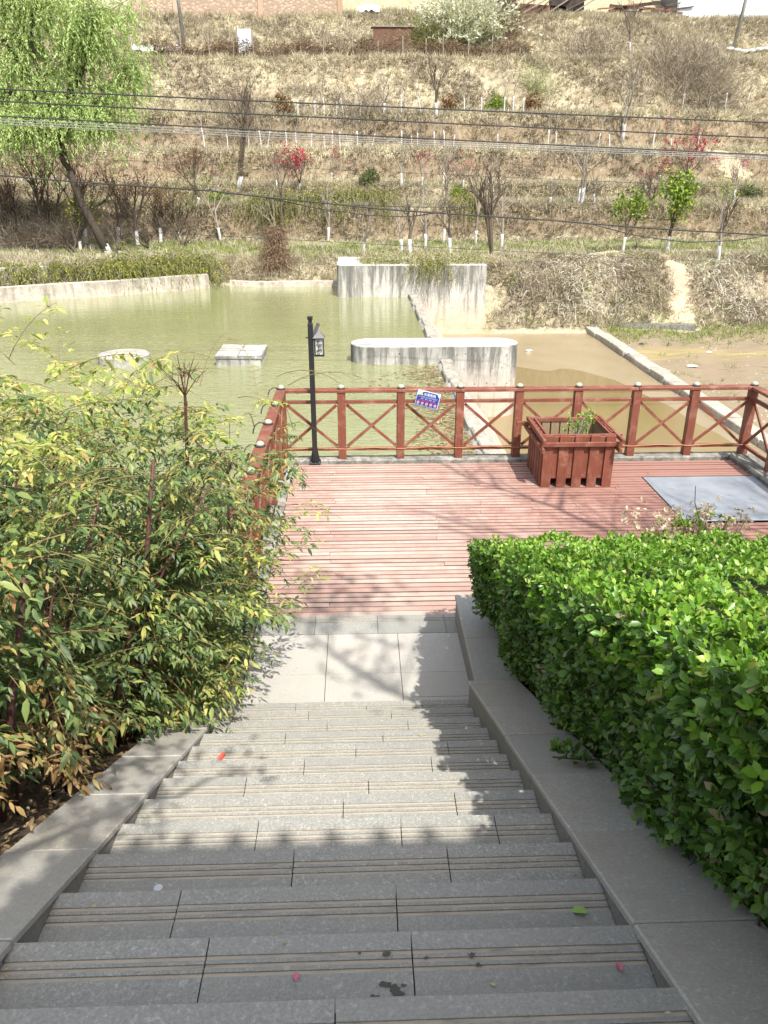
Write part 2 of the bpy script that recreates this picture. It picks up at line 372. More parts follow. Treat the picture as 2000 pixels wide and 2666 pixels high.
WHITEB = m_leaf('white_blossom', [(0, (.6,.62,.5)), (.6, (.75,.75,.64)), (1, (.45,.5,.2))], .8, .3, .2)
PURPLE = m_leaf('purple_bud', [(0, (.16,.075,.055)), (.6, (.26,.12,.09)), (1, (.34,.2,.13))], .8, .2, .2)
STRAW = m_leaf('dry_grass', [(0, (.32,.275,.18)), (.3, (.45,.395,.27)), (.7, (.58,.52,.385)), (1, (.74,.69,.56))], .9, .22, .15, (.6, (.29,.25,.19), .8))
GRASS = m_leaf('green_grass', [(0, (.10,.16,.03)), (.5, (.18,.25,.06)), (1, (.33,.36,.13))], .9, .25, .15, (.35, (.40,.36,.18), .45))
BLEACH = m_leaf('bleached_stem', [(0, (.36,.32,.26)), (.5, (.5,.46,.385)), (1, (.64,.6,.52))], .95, .15, .1)
BRUSH = m_leaf('grey_brush', [(0, (.17,.135,.10)), (.5, (.28,.235,.18)), (1, (.42,.37,.29))], .95, .1, .1)
VINE = m_leaf('rust_vine', [(0, (.09,.06,.04)), (.5, (.19,.125,.08)), (1, (.32,.235,.155))], .95, .1, .1)
DEADLF = m_leaf('fallen_leaf', [(0, (.14,.09,.05)), (.6, (.26,.185,.105)), (1, (.4,.32,.2))], .9, .1, .1)
BARK = m_simple('dark_bark', (.105,.082,.062), .95, .15, 0, .4, 30, .5)
BARK_L = m_simple('pale_bark', (.27,.235,.19), .95, .15, 0, .3, 30, .4)
LIME = m_simple('whitewash', (.52,.51,.50), .9, .15, 0, .25, 14)
BARK_D = m_simple('willow_bark', (.06,.048,.038), .95, .15, 0, .45, 14, .6)
CANE = m_simple('purple_cane', (.085,.036,.032), .6, .3, 0, .5, 60)
STEM = m_simple('green_stem', (.2,.16,.06), .7)

# ------------------------------------------------------------------ terrain beyond the pond
PY = np.array([30,36,41.5,42.6,45.3,46,51.3,52.1,52.6,54.8,55.3,57.6,58.4,58.8,61.3,62.3,62.8,65,68.8,69.4,72,78,79,95,150.])
PZ = np.array([-3.7,-3.6,-3.3,-3.0,-.4,-.15,.3,2.3,2.45,2.6,3.5,3.65,5.6,5.7,5.85,8.1,8.25,8.4,12.4,12.6,12.75,16.8,16.9,24.,50.])
def wav(x, y): return np.sin(x*.31+1.3)*.5 + np.sin(x*.83+y*.21)*.3 + np.sin(x*1.9+y*.7+2)*.16
def hill(x, y):
    x = np.asarray(x, float); y = np.asarray(y, float)
    s = np.where(x < -7.8, .58*(np.maximum(x, -30)+7.8), 0)
    s = s - 3.4*np.clip((x+.9)/1.4, 0, 1)
    y1 = np.where(y < 46+s, y-s, np.where(y < 51, 46+(y-46-s)*5/(5-s), y))
    w_ = np.clip((y-46)/6, 0, 1)
    y1 = y1 + w_*(.55*wav(x, y*.3)+.25*np.sin(x*.12)) + .15*np.sin(x*1.3+y)*np.clip((y-43)/3, 0, 1)
    bank = np.clip((y-39.2)/1.2, 0, 1)*np.clip((45.5-y)/2, 0, 1)*np.clip((x-6.6)/1, 0, 1)
    return np.interp(y1, PY, PZ) + bank*(.26*np.sin(x*1.1+.6)*np.sin(y*1.3+x*.3)+.14*np.sin(x*2.7+y*2.1)) + .06*np.sin(x*2.1+y*1.7)*np.clip((y-43)/3, 0, 1)
def grid(name, xs, ys, fz, mat, kind='structure', smooth=True):
    X, Y = np.meshgrid(xs, ys); Z = fz(X, Y); V = np.stack([X, Y, Z], -1).reshape(-1, 3)
    nx, ny = len(xs), len(ys); i = np.arange(ny-1)[:,None]*nx + np.arange(nx-1)[None,:]
    F = np.stack([i, i+1, i+nx+1, i+nx], -1).reshape(-1, 4)
    return tag(link(name, npmesh(name, V, F, mat, smooth)), kind=kind)
tag(grid('hillside', np.arange(-62, 66, .45), np.concatenate([np.arange(32, 80, .24), np.arange(80, 151, 3.)]), hill, SOIL),
    'terraced hillside of dry grass and ochre soil')

# water, mud
def flat(name, x0, x1, y0, y1, z, mat):
    m = MB(); m.add([(x0,y0,z),(x1,y0,z),(x1,y1,z),(x0,y1,z)], [(0,1,2,3)])
    return tag(m.build(name, mat), kind='structure')
flat('pond_water', -62, 2.75, 5.5, 47, -1.5, POND)
flat('stream_water', 2.75, 11.75, 5.5, 42.5, -3.23, STREAM)
YB = (np.array([2.7,6.5,8.7,9.8,10.3,10.8,11.4]), np.array([31.9,31.3,30.5,28.9,27,22,15.]))
def mudz(x, y):
    yb = np.interp(x, *YB)+.25*np.sin(x*2.3)
    inner = -3.23 + np.clip((y-yb)*.03, -.09, .03) + .006*np.sin(x*3+y*2.2)
    outer = -3.12 + .05*np.sin(x*.9+y*.4) + .04*np.sin(x*2.2-y*1.3) + .2*np.clip((x-17)/12, 0, 1)
    return np.where(x < 11.9, inner, outer)
grid('riverbed', np.concatenate([np.arange(2.6, 12, .3), np.arange(12, 66, .5)]), np.arange(5, 43, .3), mudz, MUD)
# near ground under stairs, beds, deck (one sheet that runs behind the camera)
def bedz(x, y):
    st = np.clip(1.98-.507*(y-1.296), .12, 2.55) - .06
    left = np.where(x < -1.1, 1., 0.); right = np.where(x > 1.1, 1., 0.)
    z = np.where((left+right) > 0, st, st-.5)
    drop = np.clip((y-6.25)/1.2, 0, 1)*left*np.clip((-x-1.38)/.2, 0, 1)
    z = z*(1-drop) + (-1.9)*drop
    z = np.where((left == 0) & (y > 4.6), -.4, z)
    z = np.where((right > 0) & (y > 4.6) & (y < 6.1), .12, z)
    z = np.where((right > 0) & (y > 6.1), -.4, z)
    return z
grid('planted_bank', np.concatenate([np.arange(-14, -1.5, .5), np.arange(-1.5, 1.6, .1), np.arange(1.6, 5.6, .5)]), np.concatenate([np.arange(-8, 0, .5), np.arange(0, 8.2, .1)]), bedz, BED)

# ------------------------------------------------------------------ stairs: treads of slabs with three grooves, risers, landing tiles
T, RI = .3, .1521
def nz(k): return 3.87 - (6.3+.507*k)*.3
def ny(k): return (4.32+k)*.3
XL, XR = -1.035, .80
stairs = empty('stairs', (0, 0, 0)); tag(stairs, 'grey granite stairs going down to the deck', kind='structure')
def slab_mesh(L, D, H, name):
    """slab: x 0..L, y -D..0 (nosing at y=0), top z=0, grooves near nosing"""
    m = MB(); gs = [(-.128,-.114),(-.102,-.088),(-.076,-.062)]; dp = .005
    prof = [(-D,0)]
    for a, b in gs: prof += [(a,0),(a,-dp),(b,-dp),(b,0)]
    prof += [(-.004,0),(0,-.004),(0,-H),(-D,-H)]
    n = len(prof); vs = [(x, y, z) for x in (0, L) for y, z in prof]
    for i in range(n):
        j = (i+1) % n
        bottom = abs(prof[i][1]+dp) < 1e-6 and abs(prof[j][1]+dp) < 1e-6
        m.add([vs[i], vs[j], vs[n+j], vs[n+i]], [(0,1,2,3)], 1 if bottom else 0)
    # end caps as quads per band
    for x in (0, L):
        q = [(-D,0),(-D,-H),(0,-H),(0,-.004),(-.004,0)]
        m.add([(x, y, z) for y, z in ((-D,-.0051),(-D,-H),(0,-H),(0,-.0051))], [(0,1,2,3)])
    me = m.mesh(name, [GR_STEP, DUST]); return me
JO = {-1:[-.35,.42], 0:[-.08], 1:[-.46,.13], 2:[-.62,.10], 3:[-.27,.31], 4:[-.45,.15,.55], 5:[-.1,.42], 6:[-.6,.02], 7:[-.33,.37], 8:[-.05,.5], 9:[-.5,.12], 10:[-.25,.3], 11:[-.4,.2], 12:[-.52,.02,.45]}
cache = {}
for k in range(-4, 13):
    js = [XL] + JO.get(k, [-.4,.2]) + [XR+(.05 if k == 12 else 0)]
    for a, b in zip(js[:-1], js[1:]):
        L = round(b-a-.004, 3); D = T+.035; key = (L,)
        if key not in cache: cache[key] = slab_mesh(L, D, .03, 'tread_slab')
        o = link('tread_slab', cache[key], stairs); o.location = (a+.002, ny(k), nz(k)+random.uniform(-.0015,.0015))
        o.rotation_euler = (0, 0, random.uniform(-.0015,.0015))
    m = MB(); m.bx(XL, XR, ny(k)-.045, ny(k)-.02, nz(k)-RI-.01, nz(k)-.0305); m.build('riser_slab', GR_SIDE, stairs)
m = MB(); m.bx(-3.2, 5.2, -6, ny(-4)-.02-.3+.01, nz(-4)+.10, nz(-4)+RI); m.build('upper_terrace', GR_TILE, stairs, bevel=.01)
# landing (z=0): grooved strip at the far edge, 0.6 m tiles behind it
landing = tag(empty('landing', (0, 0, 0)), 'pale granite landing at the foot of the stairs', kind='structure')
LY = 6.43
for a, b in ((-1.0,-.45),(-.446,.14),(.144,.78),(.784,.93)):
    me = slab_mesh(b-a, .325, .04, 'edge_slab'); o = link('edge_slab', me, landing); o.location = (a, LY, .0)
ty = [LY-.325-.003, LY-.325-.62, LY-.325-1.24]
tx = [-1.0, -.318, .322, .93]
for j in range(2):
    for i in range(3):
        m = MB()
        if j == 1 and i == 2:
            m.bx(tx[i]+.002, tx[i+1]-.002, ty[1]-.34, ty[1]-.002, -.04, 0.); m.build('landing_tile', GR_TILE, landing, bevel=.002)
            m = MB(); m.bx(tx[i]+.002, tx[i+1]-.002, ty[2], ty[1]-.344, -.04, -.001)
        else: m.bx(tx[i]+.002, tx[i+1]-.002, ty[j+1]+.002, ty[j]-.002, -.04, random.uniform(-.001,.001))
        m.build('landing_tile', GR_TILE, landing, bevel=.002)
m = MB(); m.bx(-1.0, .93, 4.75, LY-.005, -.3, -.041); m.build('bedding', CURBD, landing)
m = MB(); m.bx(-1.0, .93, 4.7, ty[2]+.1, -.05, -.002); m.build('landing_tile', GR_TILE, landing)

# sloped copings on both sides: slabs on a cheek wall of panels
def coping(name, label, x_in, x_out, slope, y0, y1, za, zl, ly0, ly1, seg, lx):
    e = empty(name, (x_in, (y0+y1)/2, 0), label, 'stair wall')
    zf = lambda y: za - slope*(y-y0)
    y = y0
    sgn = 1 if x_out > x_in else -1
    while y < y1-.05:
        yb = min(y+seg, y1); xa, xb = sorted((x_in-.012*sgn, x_out))
        m = MB(); yy = (y+.002, yb-.002); dz = random.uniform(-.003, .003)
        m.add([(x, q, zf(q)+h+dz) for h in (-.035, 0) for q in yy for x in (xa, xb)],
              [(0,1,3,2),(4,6,7,5),(0,4,5,1),(2,3,7,6),(0,2,6,4),(1,5,7,3)])
        m.build('coping_slab', GR_COPE, e, bevel=.006)
        y = yb
    y = y0
    while y < y1-.05:
        yb = min(y+.42, y1); m = MB(); xa, xb = sorted((x_in, x_in+.05*sgn))
        m.add([(x, q, z) for q in (y+.0015, yb-.0015) for z in (zf(q)-.62, zf(q)-.0352) for x in (xa, xb)],
              [(0,1,3,2),(4,6,7,5),(0,4,5,1),(2,3,7,6),(0,2,6,4),(1,5,7,3)])
        m.build('cheek_panel', GR_SIDE, e); y = yb
    m = MB(); xa, xb = sorted((x_in+.052*sgn, x_out-.02*sgn))
    m.add([(x, q, z) for q in (y0, y1) for z in (zf(q)-.7, zf(q)-.0354) for x in (xa, xb)], [(0,1,3,2),(4,6,7,5),(0,4,5,1),(2,3,7,6),(0,2,6,4),(1,5,7,3)])
    m.build('core', CURBD, e)
    # level part beside the landing
    n = 2; st = (ly1-ly0)/n
    for i in range(n):
        xa, xb = sorted((lx, lx+.34*sgn)); m = MB(); m.bx(xa, xb, ly0+i*st+.002, ly0+(i+1)*st-.002, zl-.04, zl)
        m.build('coping_slab', GR_COPE, e, bevel=.006)
        xa, xb = sorted((lx+.012*sgn, lx+.30*sgn)); m = MB(); m.bx(xa, xb, ly0+i*st+.0015, ly0+(i+1)*st-.0015, -.45, zl-.0405)
        m.build('cheek_panel', GR_SIDE, e)
    return e
coping('stair_wall', 'sloped granite wall coping between stairs and clipped hedge', XR, 1.17, .452, -.9, 4.79, 2.045+.452*2.057, .29, 4.80, 6.30, .62, .87)
coping('stair_wall', 'sloped granite wall coping between stairs and tall leafy bush', XL, -1.36, .507, -.9, 4.80, 1.985+.507*2.196+.018, .29, 4.81, 6.30, .62, -1.0)

# ------------------------------------------------------------------ deck of planks, curb, support
DY0, DY1, DX0, DX1 = 6.445, 10.87, -.985, 5.58
deck = tag(empty('deck', (0, 0, 0)), 'faded red timber deck by the water', kind='structure')
pitch = .0945; nrow = int((DY1-DY0)/pitch)
for i in range(nrow):
    ya = DY0 + i*pitch; yb = ya + pitch - random.choice((.010,.012,.014,.016))
    xs_ = [DX0+random.uniform(-.004,.004)]
    c = random.choice((.62,1.9,2.55,3.2,3.2)) + random.uniform(-.05,.05)
    while c < DX1-DX0-.8: xs_.append(DX0+c); c += random.choice((2.6,3.2,3.8))
    xs_.append(DX1)
    for a, b in zip(xs_[:-1], xs_[1:]):
        segs = [(a, b)]
        if 8.56 < (ya+yb)/2 < 10.08: segs = [(a, min(b, 3.99))] if a < 3.99 else []
        for a_, b_ in segs:
            if b_-a_ < .05: continue
            m = MB(); z = -.018 + random.uniform(-.0025,.0025); m.bx(a_+.0015, b_-.0015, ya, yb, z-.03, z)
            o = m.build('deck_plank', DECK, deck, bevel=.003)
m = MB(); m.bx(DX0, DX1, DY0, DY1, -.16, -.075)
m.build('deck_joists', BED, deck)
m = MB(); m.bx(4.0, 5.579, 8.57, 10.09, -.024, -.010)
tag(m.build('steel_plate', STEEL, bevel=.002), 'flat grey steel plate laid into the deck', 'plate')
curb = tag(empty('deck_curb', (0, 0, 0)), 'concrete edge strip round the deck', kind='structure')
def rough_strip(x0, x1, y0, y1, z0, z1, mat, name, n=14):
    m = MB(); 
    ax = (x1-x0) > (y1-y0); L = (x1-x0) if ax else (y1-y0); w_ = (y1-y0) if ax else (x1-x0)
    rows = []
    for i in range(n+1):
        t = L*i/n; j = [random.uniform(-.008,.008) for _ in range(4)]
        pr = [(j[0]*.6, z0), (j[0], z1-.012+j[2]*.4), (.02+j[0], z1+j[2]*.5), (w_*.5, z1+j[3]*.6), (w_-.02+j[1], z1+j[3]*.5), (w_+j[1], z1-.012), (w_, z0)]
        rows.append([(x0+t, y0+u, z) if ax else (x0+u, y0+t, z) for u, z in pr])
    vs = [p for r in rows for p in r]; k = 7
    fs = [(i*k+q, i*k+q+1, (i+1)*k+q+1, (i+1)*k+q) for i in range(n) for q in range(k-1)] + [tuple(range(k)), tuple(range(n*k, n*k+k))]
    m.add(vs, fs); return m.build(name, mat, curb, smooth=False)
rough_strip(-1.30, 5.98, 10.875, 11.12, -.5, .012, CURB, 'front_edge', 40)
rough_strip(-1.30, -.99, 6.3, 10.87, -.5, .008, CURB, 'side_edge', 26)
rough_strip(5.585, 5.98, 6.3, 10.87, -.5, .045, CURBD, 'raised_edge', 26)
m = MB(); m.bx(-1.28, 5.96, 11.0, 11.10, -3.6, -.49); m.bx(-1.28, -1.1, 6.2, 10.99, -3.6, -.49); m.bx(5.78, 5.96, 5.2, 10.99, -3.6, -.49)
m.build('quay_wall', CURBD, curb)

# ------------------------------------------------------------------ weir, piers, walls
def rounded(x0, x1, y0, y1, r, corners, n=6):
    pts = []
    for (cx, cy, a0, key) in ((x0+r,y0+r,180,'a'),(x1-r,y0+r,270,'b'),(x1-r,y1-r,0,'c'),(x0+r,y1-r,90,'d')):
        if key in corners:
            for i in range(n+1):
                a = R(a0+90*i/n); pts.append((cx+r*math.cos(a), cy+r*math.sin(a)))
        else: pts.append({'a':(x0,y0),'b':(x1,y0),'c':(x1,y1),'d':(x0,y1)}[key])
    return pts
def pier(name, label, cat, poly, zt, zb, mat, holes=None, slab=.0):
    e = empty(name, (sum(p[0] for p in poly)/len(poly), sum(p[1] for p in poly)/len(poly), zb), label, cat)
    m = MB(); m.prism(poly, lambda u, v, t: (u, v, t), zb, zt); m.build('body', mat, e, bevel=.03, seg=2)
    for (hx, hy, hz) in (holes or []):
        if random.random() < .3: continue
        hx += random.uniform(-.06,.06); hz += random.uniform(-.04,.04)
        m = MB(); m.tube([(hx, hy+.02, hz), (hx, hy-.004, hz)], random.uniform(.012,.024), 7); m.build('tie_hole', BED, e)
    return e
ho = [(x, 24.06, z) for z, xs_ in ((-1.18, np.arange(.6, 5., .31)), (-1.62, np.arange(3.3, 4.9, .31)), (-2.1, np.arange(3.4, 4.9, .31))) for x in xs_]
pr_ = pier('bridge_pier', 'long rounded concrete pier standing across the weir', 'pier', rounded(-.27, 5.1, 24.06, 25.5, .7, 'abcd'), -.93, -3.9, CONC_P, ho)
ho = [(x, 39.17, z) for z, xs_ in ((-.75, np.arange(-.2, 6., .42)), (-1.25, np.arange(3.4, 6.2, .42)), (-2.0, np.arange(4.2, 6.2, .42)), (-2.6, np.arange(4.2, 6.2, .42))) for x in xs_]
pier('abutment_wall', 'tall streaked concrete abutment wall with grass on top', 'wall', rounded(-1.05, 6.32, 39.17, 43.6, .45, 'a'), .02, -3.9, CONC, ho)
# square block capped by four slabs
e = empty('pond_block', (-3.85, 24.9, -1.5), 'square concrete block capped with stone slabs in the pond', 'concrete block')
m = MB(); m.bx(-4.47, -3.08, 24.05, 25.72, -2.4, -1.28); m.build('body', CONC_B, e, bevel=.02)
for i, (a, b) in enumerate(((-4.5,-3.79),(-3.775,-3.04))):
    for j, (c, d) in enumerate(((24.02,25.1),(25.12,25.76))):
        m = MB(); m.bx(a, b, c, d, -1.278, -1.17+.012*((i+j) % 2)); m.build('cap_slab', CONC_B, e, bevel=.012, jit=.006)
e = empty('pond_block', (-7.5, 24.75, -1.5), 'round concrete well block half hidden behind the leafy bush', 'concrete block')
m = MB(); m.lathe([(.80,-.9),(.80,.24),(.76,.27)], (-7.5, 24.75, -1.5), 28); m.build('body', CONC_B, e, bevel=.0)
m = MB(); m.lathe([(.44,0),(.42,.03),(.30,.03)], (-7.45, 24.8, -1.232), 22); m.build('cover', CONC_W, e)
# weir: ogee crest along y between the walls
def weir(y0, y1, n):
    e = empty('weir', (2.8, (y0+y1)/2, -1.5)); 
    pf = [(2.30,-1.9),(2.42,-1.55),(2.55,-1.40),(2.70,-1.36),(2.85,-1.42),(3.05,-1.68),(3.35,-2.2),(3.75,-2.8),(4.1,-3.2),(4.3,-3.5)]
    m = MB(); rows = [[(u+random.uniform(-.03,.03)*(1 if u < 3 else 0), y0+(y1-y0)*i/n, z+random.uniform(-.03,.02)*(1 if u < 3 else 0)) for u, z in pf] for i in range(n+1)]
    k = len(pf); m.add([p for r in rows for p in r], [(i*k+q, i*k+q+1, (i+1)*k+q+1, (i+1)*k+q) for i in range(n) for q in range(k-1)])
    m.build('spillway', CONC_P, e, smooth=True)
    y = y0
    while y < y1:
        L = random.uniform(.6, 1.5); m = MB(); m.bx(2.52+random.uniform(-.05,.05), 2.86+random.uniform(-.05,.06), y+.02, min(y+L, y1), -1.6, -1.335+random.uniform(-.02,.03))
        m.build('crest_stone', CREST, e, bevel=.03, jit=.015); y += L
    return e
tag(weir(11.2, 24.04, 26), 'pale stone weir crest running from the deck to the near pier', 'weir')
tag(weir(25.5, 39.15, 26), 'pale stone weir crest between the two concrete piers', 'weir')
# floating debris along the near crest
n = 900; t = rng.random(n)
pos = np.stack([2.5-np.abs(rng.normal(0, .75, n))*(.4+.8*t), 12+12*t, np.full(n, -1.488)], 1)
d = rng.normal(size=(n,3)); d[:,2] *= .06; V1 = scatter(*QUAD, pos, d, np.tile([0,0,1.], (n,1))+rv(n)*.2, rng.uniform(.08,.55,n), rng.uniform(.012,.03,n))
pos2 = pos[:500]+rv(500)*[.3,.5,0]; V2 = scatter(*DIA, pos2, rv(500)*[1,1,.1], np.tile([0,0,1.], (500,1)), rng.uniform(.06,.16,500))
tag(link('floating_debris', npmesh('floating_debris', *join([V1, V2]), DEADLF)), 'twigs and leaves floating against the weir crest', 'debris', kind='stuff')
# pond edge walls
def ribbon_wall(name, label, pts, th, z0, z1, mat):
    """pts: list of (x,y); a wall with thickness th behind it"""
    e = empty(name, (pts[0][0], pts[0][1], z0), label, 'wall'); m = MB(); n = len(pts); vs = []
    for i, (x, y) in enumerate(pts):
        a = Vector(pts[max(i-1,0)]); b = Vector(pts[min(i+1,n-1)]); d = (b-a).normalized(); nn = Vector((-d.y, d.x))
        j = random.uniform(-.03,.03)
        vs += [(x, y, z0), (x-nn.x*-.18, y+nn.y*.18, z1+j), (x+nn.x*th, y+nn.y*th, z1+.03+j), (x+nn.x*th, y+nn.y*th, z0)]
    fs = [(i*4+q, i*4+(q+1)%4, (i+1)*4+(q+1)%4, (i+1)*4+q) for i in range(n-1) for q in range(4)] + [(0,1,2,3), tuple((n-1)*4+i for i in range(4))]
    m.add(vs, fs); m.build('body', mat, e, smooth=False); return e
ribbon_wall('bank_wall', 'low pale concrete wall along the left pond edge', [(-30,30.2),(-24,33.6),(-20.5,35.7),(-17,37.65),(-14.5,38.8),(-12.1,39.95),(-10.2,41.2),(-7.9,42.9)], .5, -2.2, -.82, CONC_W)
ribbon_wall('bank_wall', 'second pale concrete wall set back above the left pond edge', [(-30,32.4),(-24,35.6),(-20.5,37.6),(-18,39.0),(-15.4,40.3)], .4, -1.2, -.12, CONC_W)
ribbon_wall('bank_wall', 'crumbling white concrete strip at the far pond edge', [(-7.0,43.35),(-5.2,43.1),(-3.4,43.2),(-1.0,43.25)], .35, -2.2, -1.22, CONC_W)
ribbon_wall('bank_wall', 'low broken concrete wall at foot of the right bank', [(11.9,39.1),(12.6,39.0),(13.2,38.95),(13.9,38.8),(14.6,38.8),(15.4,38.7),(16.2,38.65),(16.9,38.5)], .5, -3.6, -2.88, CURBD)
# stone kerb in the stream
e = empty('stone_kerb', (11.7, 29, -3.2), 'straight row of pale kerb slabs edging the muddy stream', 'kerb')
y = 14.
while y < 38.4:
    L = random.uniform(1.2, 2.4); m = MB(); m.box((11.72+random.uniform(-.04,.04), y+L/2, -3.14+random.uniform(-.02,.02)), (.58, L-.05, .34), Matrix.Rotation(random.uniform(-.02,.02), 3, 'Z'))
    m.build('kerb_slab', KERB, e, bevel=.03, jit=.02); y += L
# footpaths trodden into the bank
def path_mesh(pts, wid, n=24):
    P = np.array(pts, float); t = np.linspace(0, len(P)-1, n*len(P)); X = np.interp(t, range(len(P)), P[:,0]); Y = np.interp(t, range(len(P)), P[:,1])
    W = np.interp(t, range(len(P)), wid); dx, dy = np.gradient(X), np.gradient(Y); L = np.hypot(dx, dy); nx, ny_ = -dy/L, dx/L
    u = np.linspace(-1, 1, 7); XX = X[:,None]+nx[:,None]*W[:,None]*u+.12*np.sin(t*9)[:,None]; YY = Y[:,None]+ny_[:,None]*W[:,None]*u
    ZZ = hill(XX, YY)+.045*(1-np.abs(u))+.01
    V = np.stack([XX, YY, ZZ], -1).reshape(-1,3); k = 7; N = len(t); i = np.arange(N-1)[:,None]*k+np.arange(k-1)[None]
    return V, np.stack([i, i+1, i+k+1, i+k], -1).reshape(-1,4)
PATHS = [([(17.1,46.3),(16.85,43.4),(16.75,42.1),(16.85,41.1),(16.5,40.2),(16.8,39.2)], [.3,.45,.42,.5,.6,.75]),
         ([(10.5,44.6),(13,45.2),(15.2,45.9),(17.3,46.6),(21,46.0)], [.25,.35,.4,.4,.3]),
         ([(23.8,59.6),(24.8,58.6),(26.0,58.0),(27.6,57.5),(29.5,56.6)], [.5,.5,.45,.45,.5])]
for pts, wid in PATHS:
    o = link('footpath', npmesh('footpath', *path_mesh(pts, wid), FOOT, True)); tag(o, kind='structure')

# ------------------------------------------------------------------ railing round the deck
rail = empty('railing', (2.3, 10.985, 0), 'red painted timber railing with cross braces round the deck', 'railing')
PX = [-1.14+.871*i for i in range(9)]; RY = 10.985; SX = -1.14; EX = PX[-1]
LYS = [RY-.865*i for i in range(1, 6)]; RYS = [RY-.865*i for i in range(1, 4)]
posts = [(x, RY) for x in PX] + [(SX, y) for y in LYS] + [(EX, y) for y in RYS]
for (x, y) in posts:
    m = MB(); m.bx(x-.058, x+.058, y-.058, y+.058, .009, 1.028); m.build('post', WOOD, rail, bevel=.006, jit=.0025)
    c = MB(); c.lathe([(.062,0),(.062,.008),(.05,.014)], (x, y, 1.0725), 14); 
    b = c.build('dome_base', BLACK, rail)
    d = MB(); d.lathe([(.05,.0),(.048,.02),(.038,.036),(.02,.047),(.004,.05)], (x, y, 1.087), 14); d.build('dome_light', KNOB, rail, smooth=True)
def run(a, b, ax):
    """one bay between posts a and b (xy)"""
    (x0, y0), (x1, y1) = a, b
    d = Vector((x1-x0, y1-y0, 0)).normalized(); p0 = Vector((x0, y0, 0))+d*.06; p1 = Vector((x1, y1, 0))-d*.06
    for z, w_, h, nm in ((.878, .045, .05, 'middle_rail'), (.155, .045, .045, 'bottom_rail')):
        m = MB(); m.beam(p0+Vector((0,0,z)), p1+Vector((0,0,z)), w_, h); m.build(nm, WOOD, rail, bevel=.004, jit=.003)
    off = Vector((d.y, -d.x, 0))*.012
    for s, (za, zb) in ((1, (.20, .83)), (-1, (.83, .20))):
        m = MB(); m.beam(p0+off*s+d*.015+Vector((0,0,za)), p1+off*s-d*.015+Vector((0,0,zb)), .022, .042); m.build('brace', WOOD, rail, bevel=.003, jit=.003)
for i in range(8): run((PX[i], RY), (PX[i+1], RY), 0)
ys = [RY]+LYS
for a, b in zip(ys[:-1], ys[1:]): run((SX, a), (SX, b), 1)
ys = [RY]+RYS
for a, b in zip(ys[:-1], ys[1:]): run((EX, a), (EX, b), 1)
x = SX-.07
for xa, xb in ((SX-.07, PX[3]), (PX[3]+.003, PX[6]), (PX[6]+.003, EX+.07)):
    m = MB(); m.bx(xa, xb, RY-.07, RY+.07, 1.028, 1.0725); m.build('handrail', WOOD, rail, bevel=.006)
for ya, yb in ((RY-.073, LYS[2]), (LYS[2]-.003, LYS[4]-.2)):
    m = MB(); m.bx(SX-.07, SX+.07, yb, ya, 1.029, 1.0735); m.build('handrail', WOOD, rail, bevel=.006)
m = MB(); m.bx(EX-.07, EX+.07, RYS[2]-.1, RY-.073, 1.029, 1.0735); m.build('handrail', WOOD, rail, bevel=.006)
for i, y in enumerate([RY]+LYS):   # looped black wires of the dome lights
    pts = [(SX-.05, y, 1.085), (SX-.11, y-.01, 1.10), (SX-.16, y-.03, 1.07), (SX-.185, y-.04, 1.01), (SX-.19, y-.05, .97)]
    m = MB(); m.tube(pts, .008, 6); m.build('light_wire', CABLE, rail, smooth=True)
tw = []
for i in range(9):
    x = PX[i]; tw += [(x-.42, RY-.03, .182), (x-.1, RY-.062, .185), (x-.06, RY-.064, .175), (x+.06, RY-.064, .172), (x+.1, RY-.062, .182)]
m = MB(); m.tube(tw, .006, 5); tag(m.build('twine', TWINE, smooth=True), 'thin orange twine strung along the bottom rail', 'twine')

# ------------------------------------------------------------------ lamp post with side lantern
lx, lyy = -.672, 10.83
lamp = empty('lamp_post', (lx, lyy, 0), 'slim black lamp post with a side lantern at the railing', 'lamp post')
m = MB(); m.bx(lx-.085, lx+.085, lyy-.085, lyy+.085, .0, .014); m.build('base_plate', BLACK, lamp, bevel=.003)
for sx in (-1, 1):
    for sy in (-1, 1):
        m = MB(); m.lathe([(.011,0),(.011,.016),(.006,.02)], (lx+sx*.065, lyy+sy*.065, .014), 6); m.build('bolt', GREYM, lamp)
m = MB(); m.bx(lx-.036, lx+.036, lyy-.036, lyy+.036, .014, 2.04); m.build('post', BLACK, lamp, bevel=.005)
for a in range(4):
    r = Matrix.Rotation(math.pi/2*a, 3, 'Z'); m = MB()
    m.prism([(.036,.014),(.078,.014),(.074,.03),(.045,.17),(.036,.2)], lambda u, v, t, r=r: tuple(r @ Vector((u, t, 0)) + Vector((lx, lyy, v))), -.004, .004); m.build('gusset', BLACK, lamp)
m = MB(); m.bx(lx-.026, lx+.026, lyy-.026, lyy+.026, 2.04, 2.092); m.build('neck', BLACK, lamp, bevel=.003)
m = MB(); m.bx(lx-.037, lx+.037, lyy-.037, lyy+.037, 2.092, 2.135); m.build('finial', BLACK, lamp, bevel=.004)
m = MB(); m.bx(lx-.07, lx-.036, lyy-.008, lyy+.008, 1.835, 1.85); m.build('bracket_bolt', BLACK, lamp)
Lx, Ly = lx+.112, lyy+.02
lan = empty('lantern', (Lx-lx, Ly-lyy, 1.72)); lan.parent = lamp; lan.location = (Lx-lx, Ly-lyy, 1.72)
def lpart(name, mb, mat, **k): return mb.build(name, mat, lan, **k)
hw = .062
m = MB(); m.bx(Lx-hw+.012, Lx+hw-.012, Ly-hw+.012, Ly+hw-.012, 1.605, 1.83); lpart('diffuser', m, GLASS, bevel=.006)
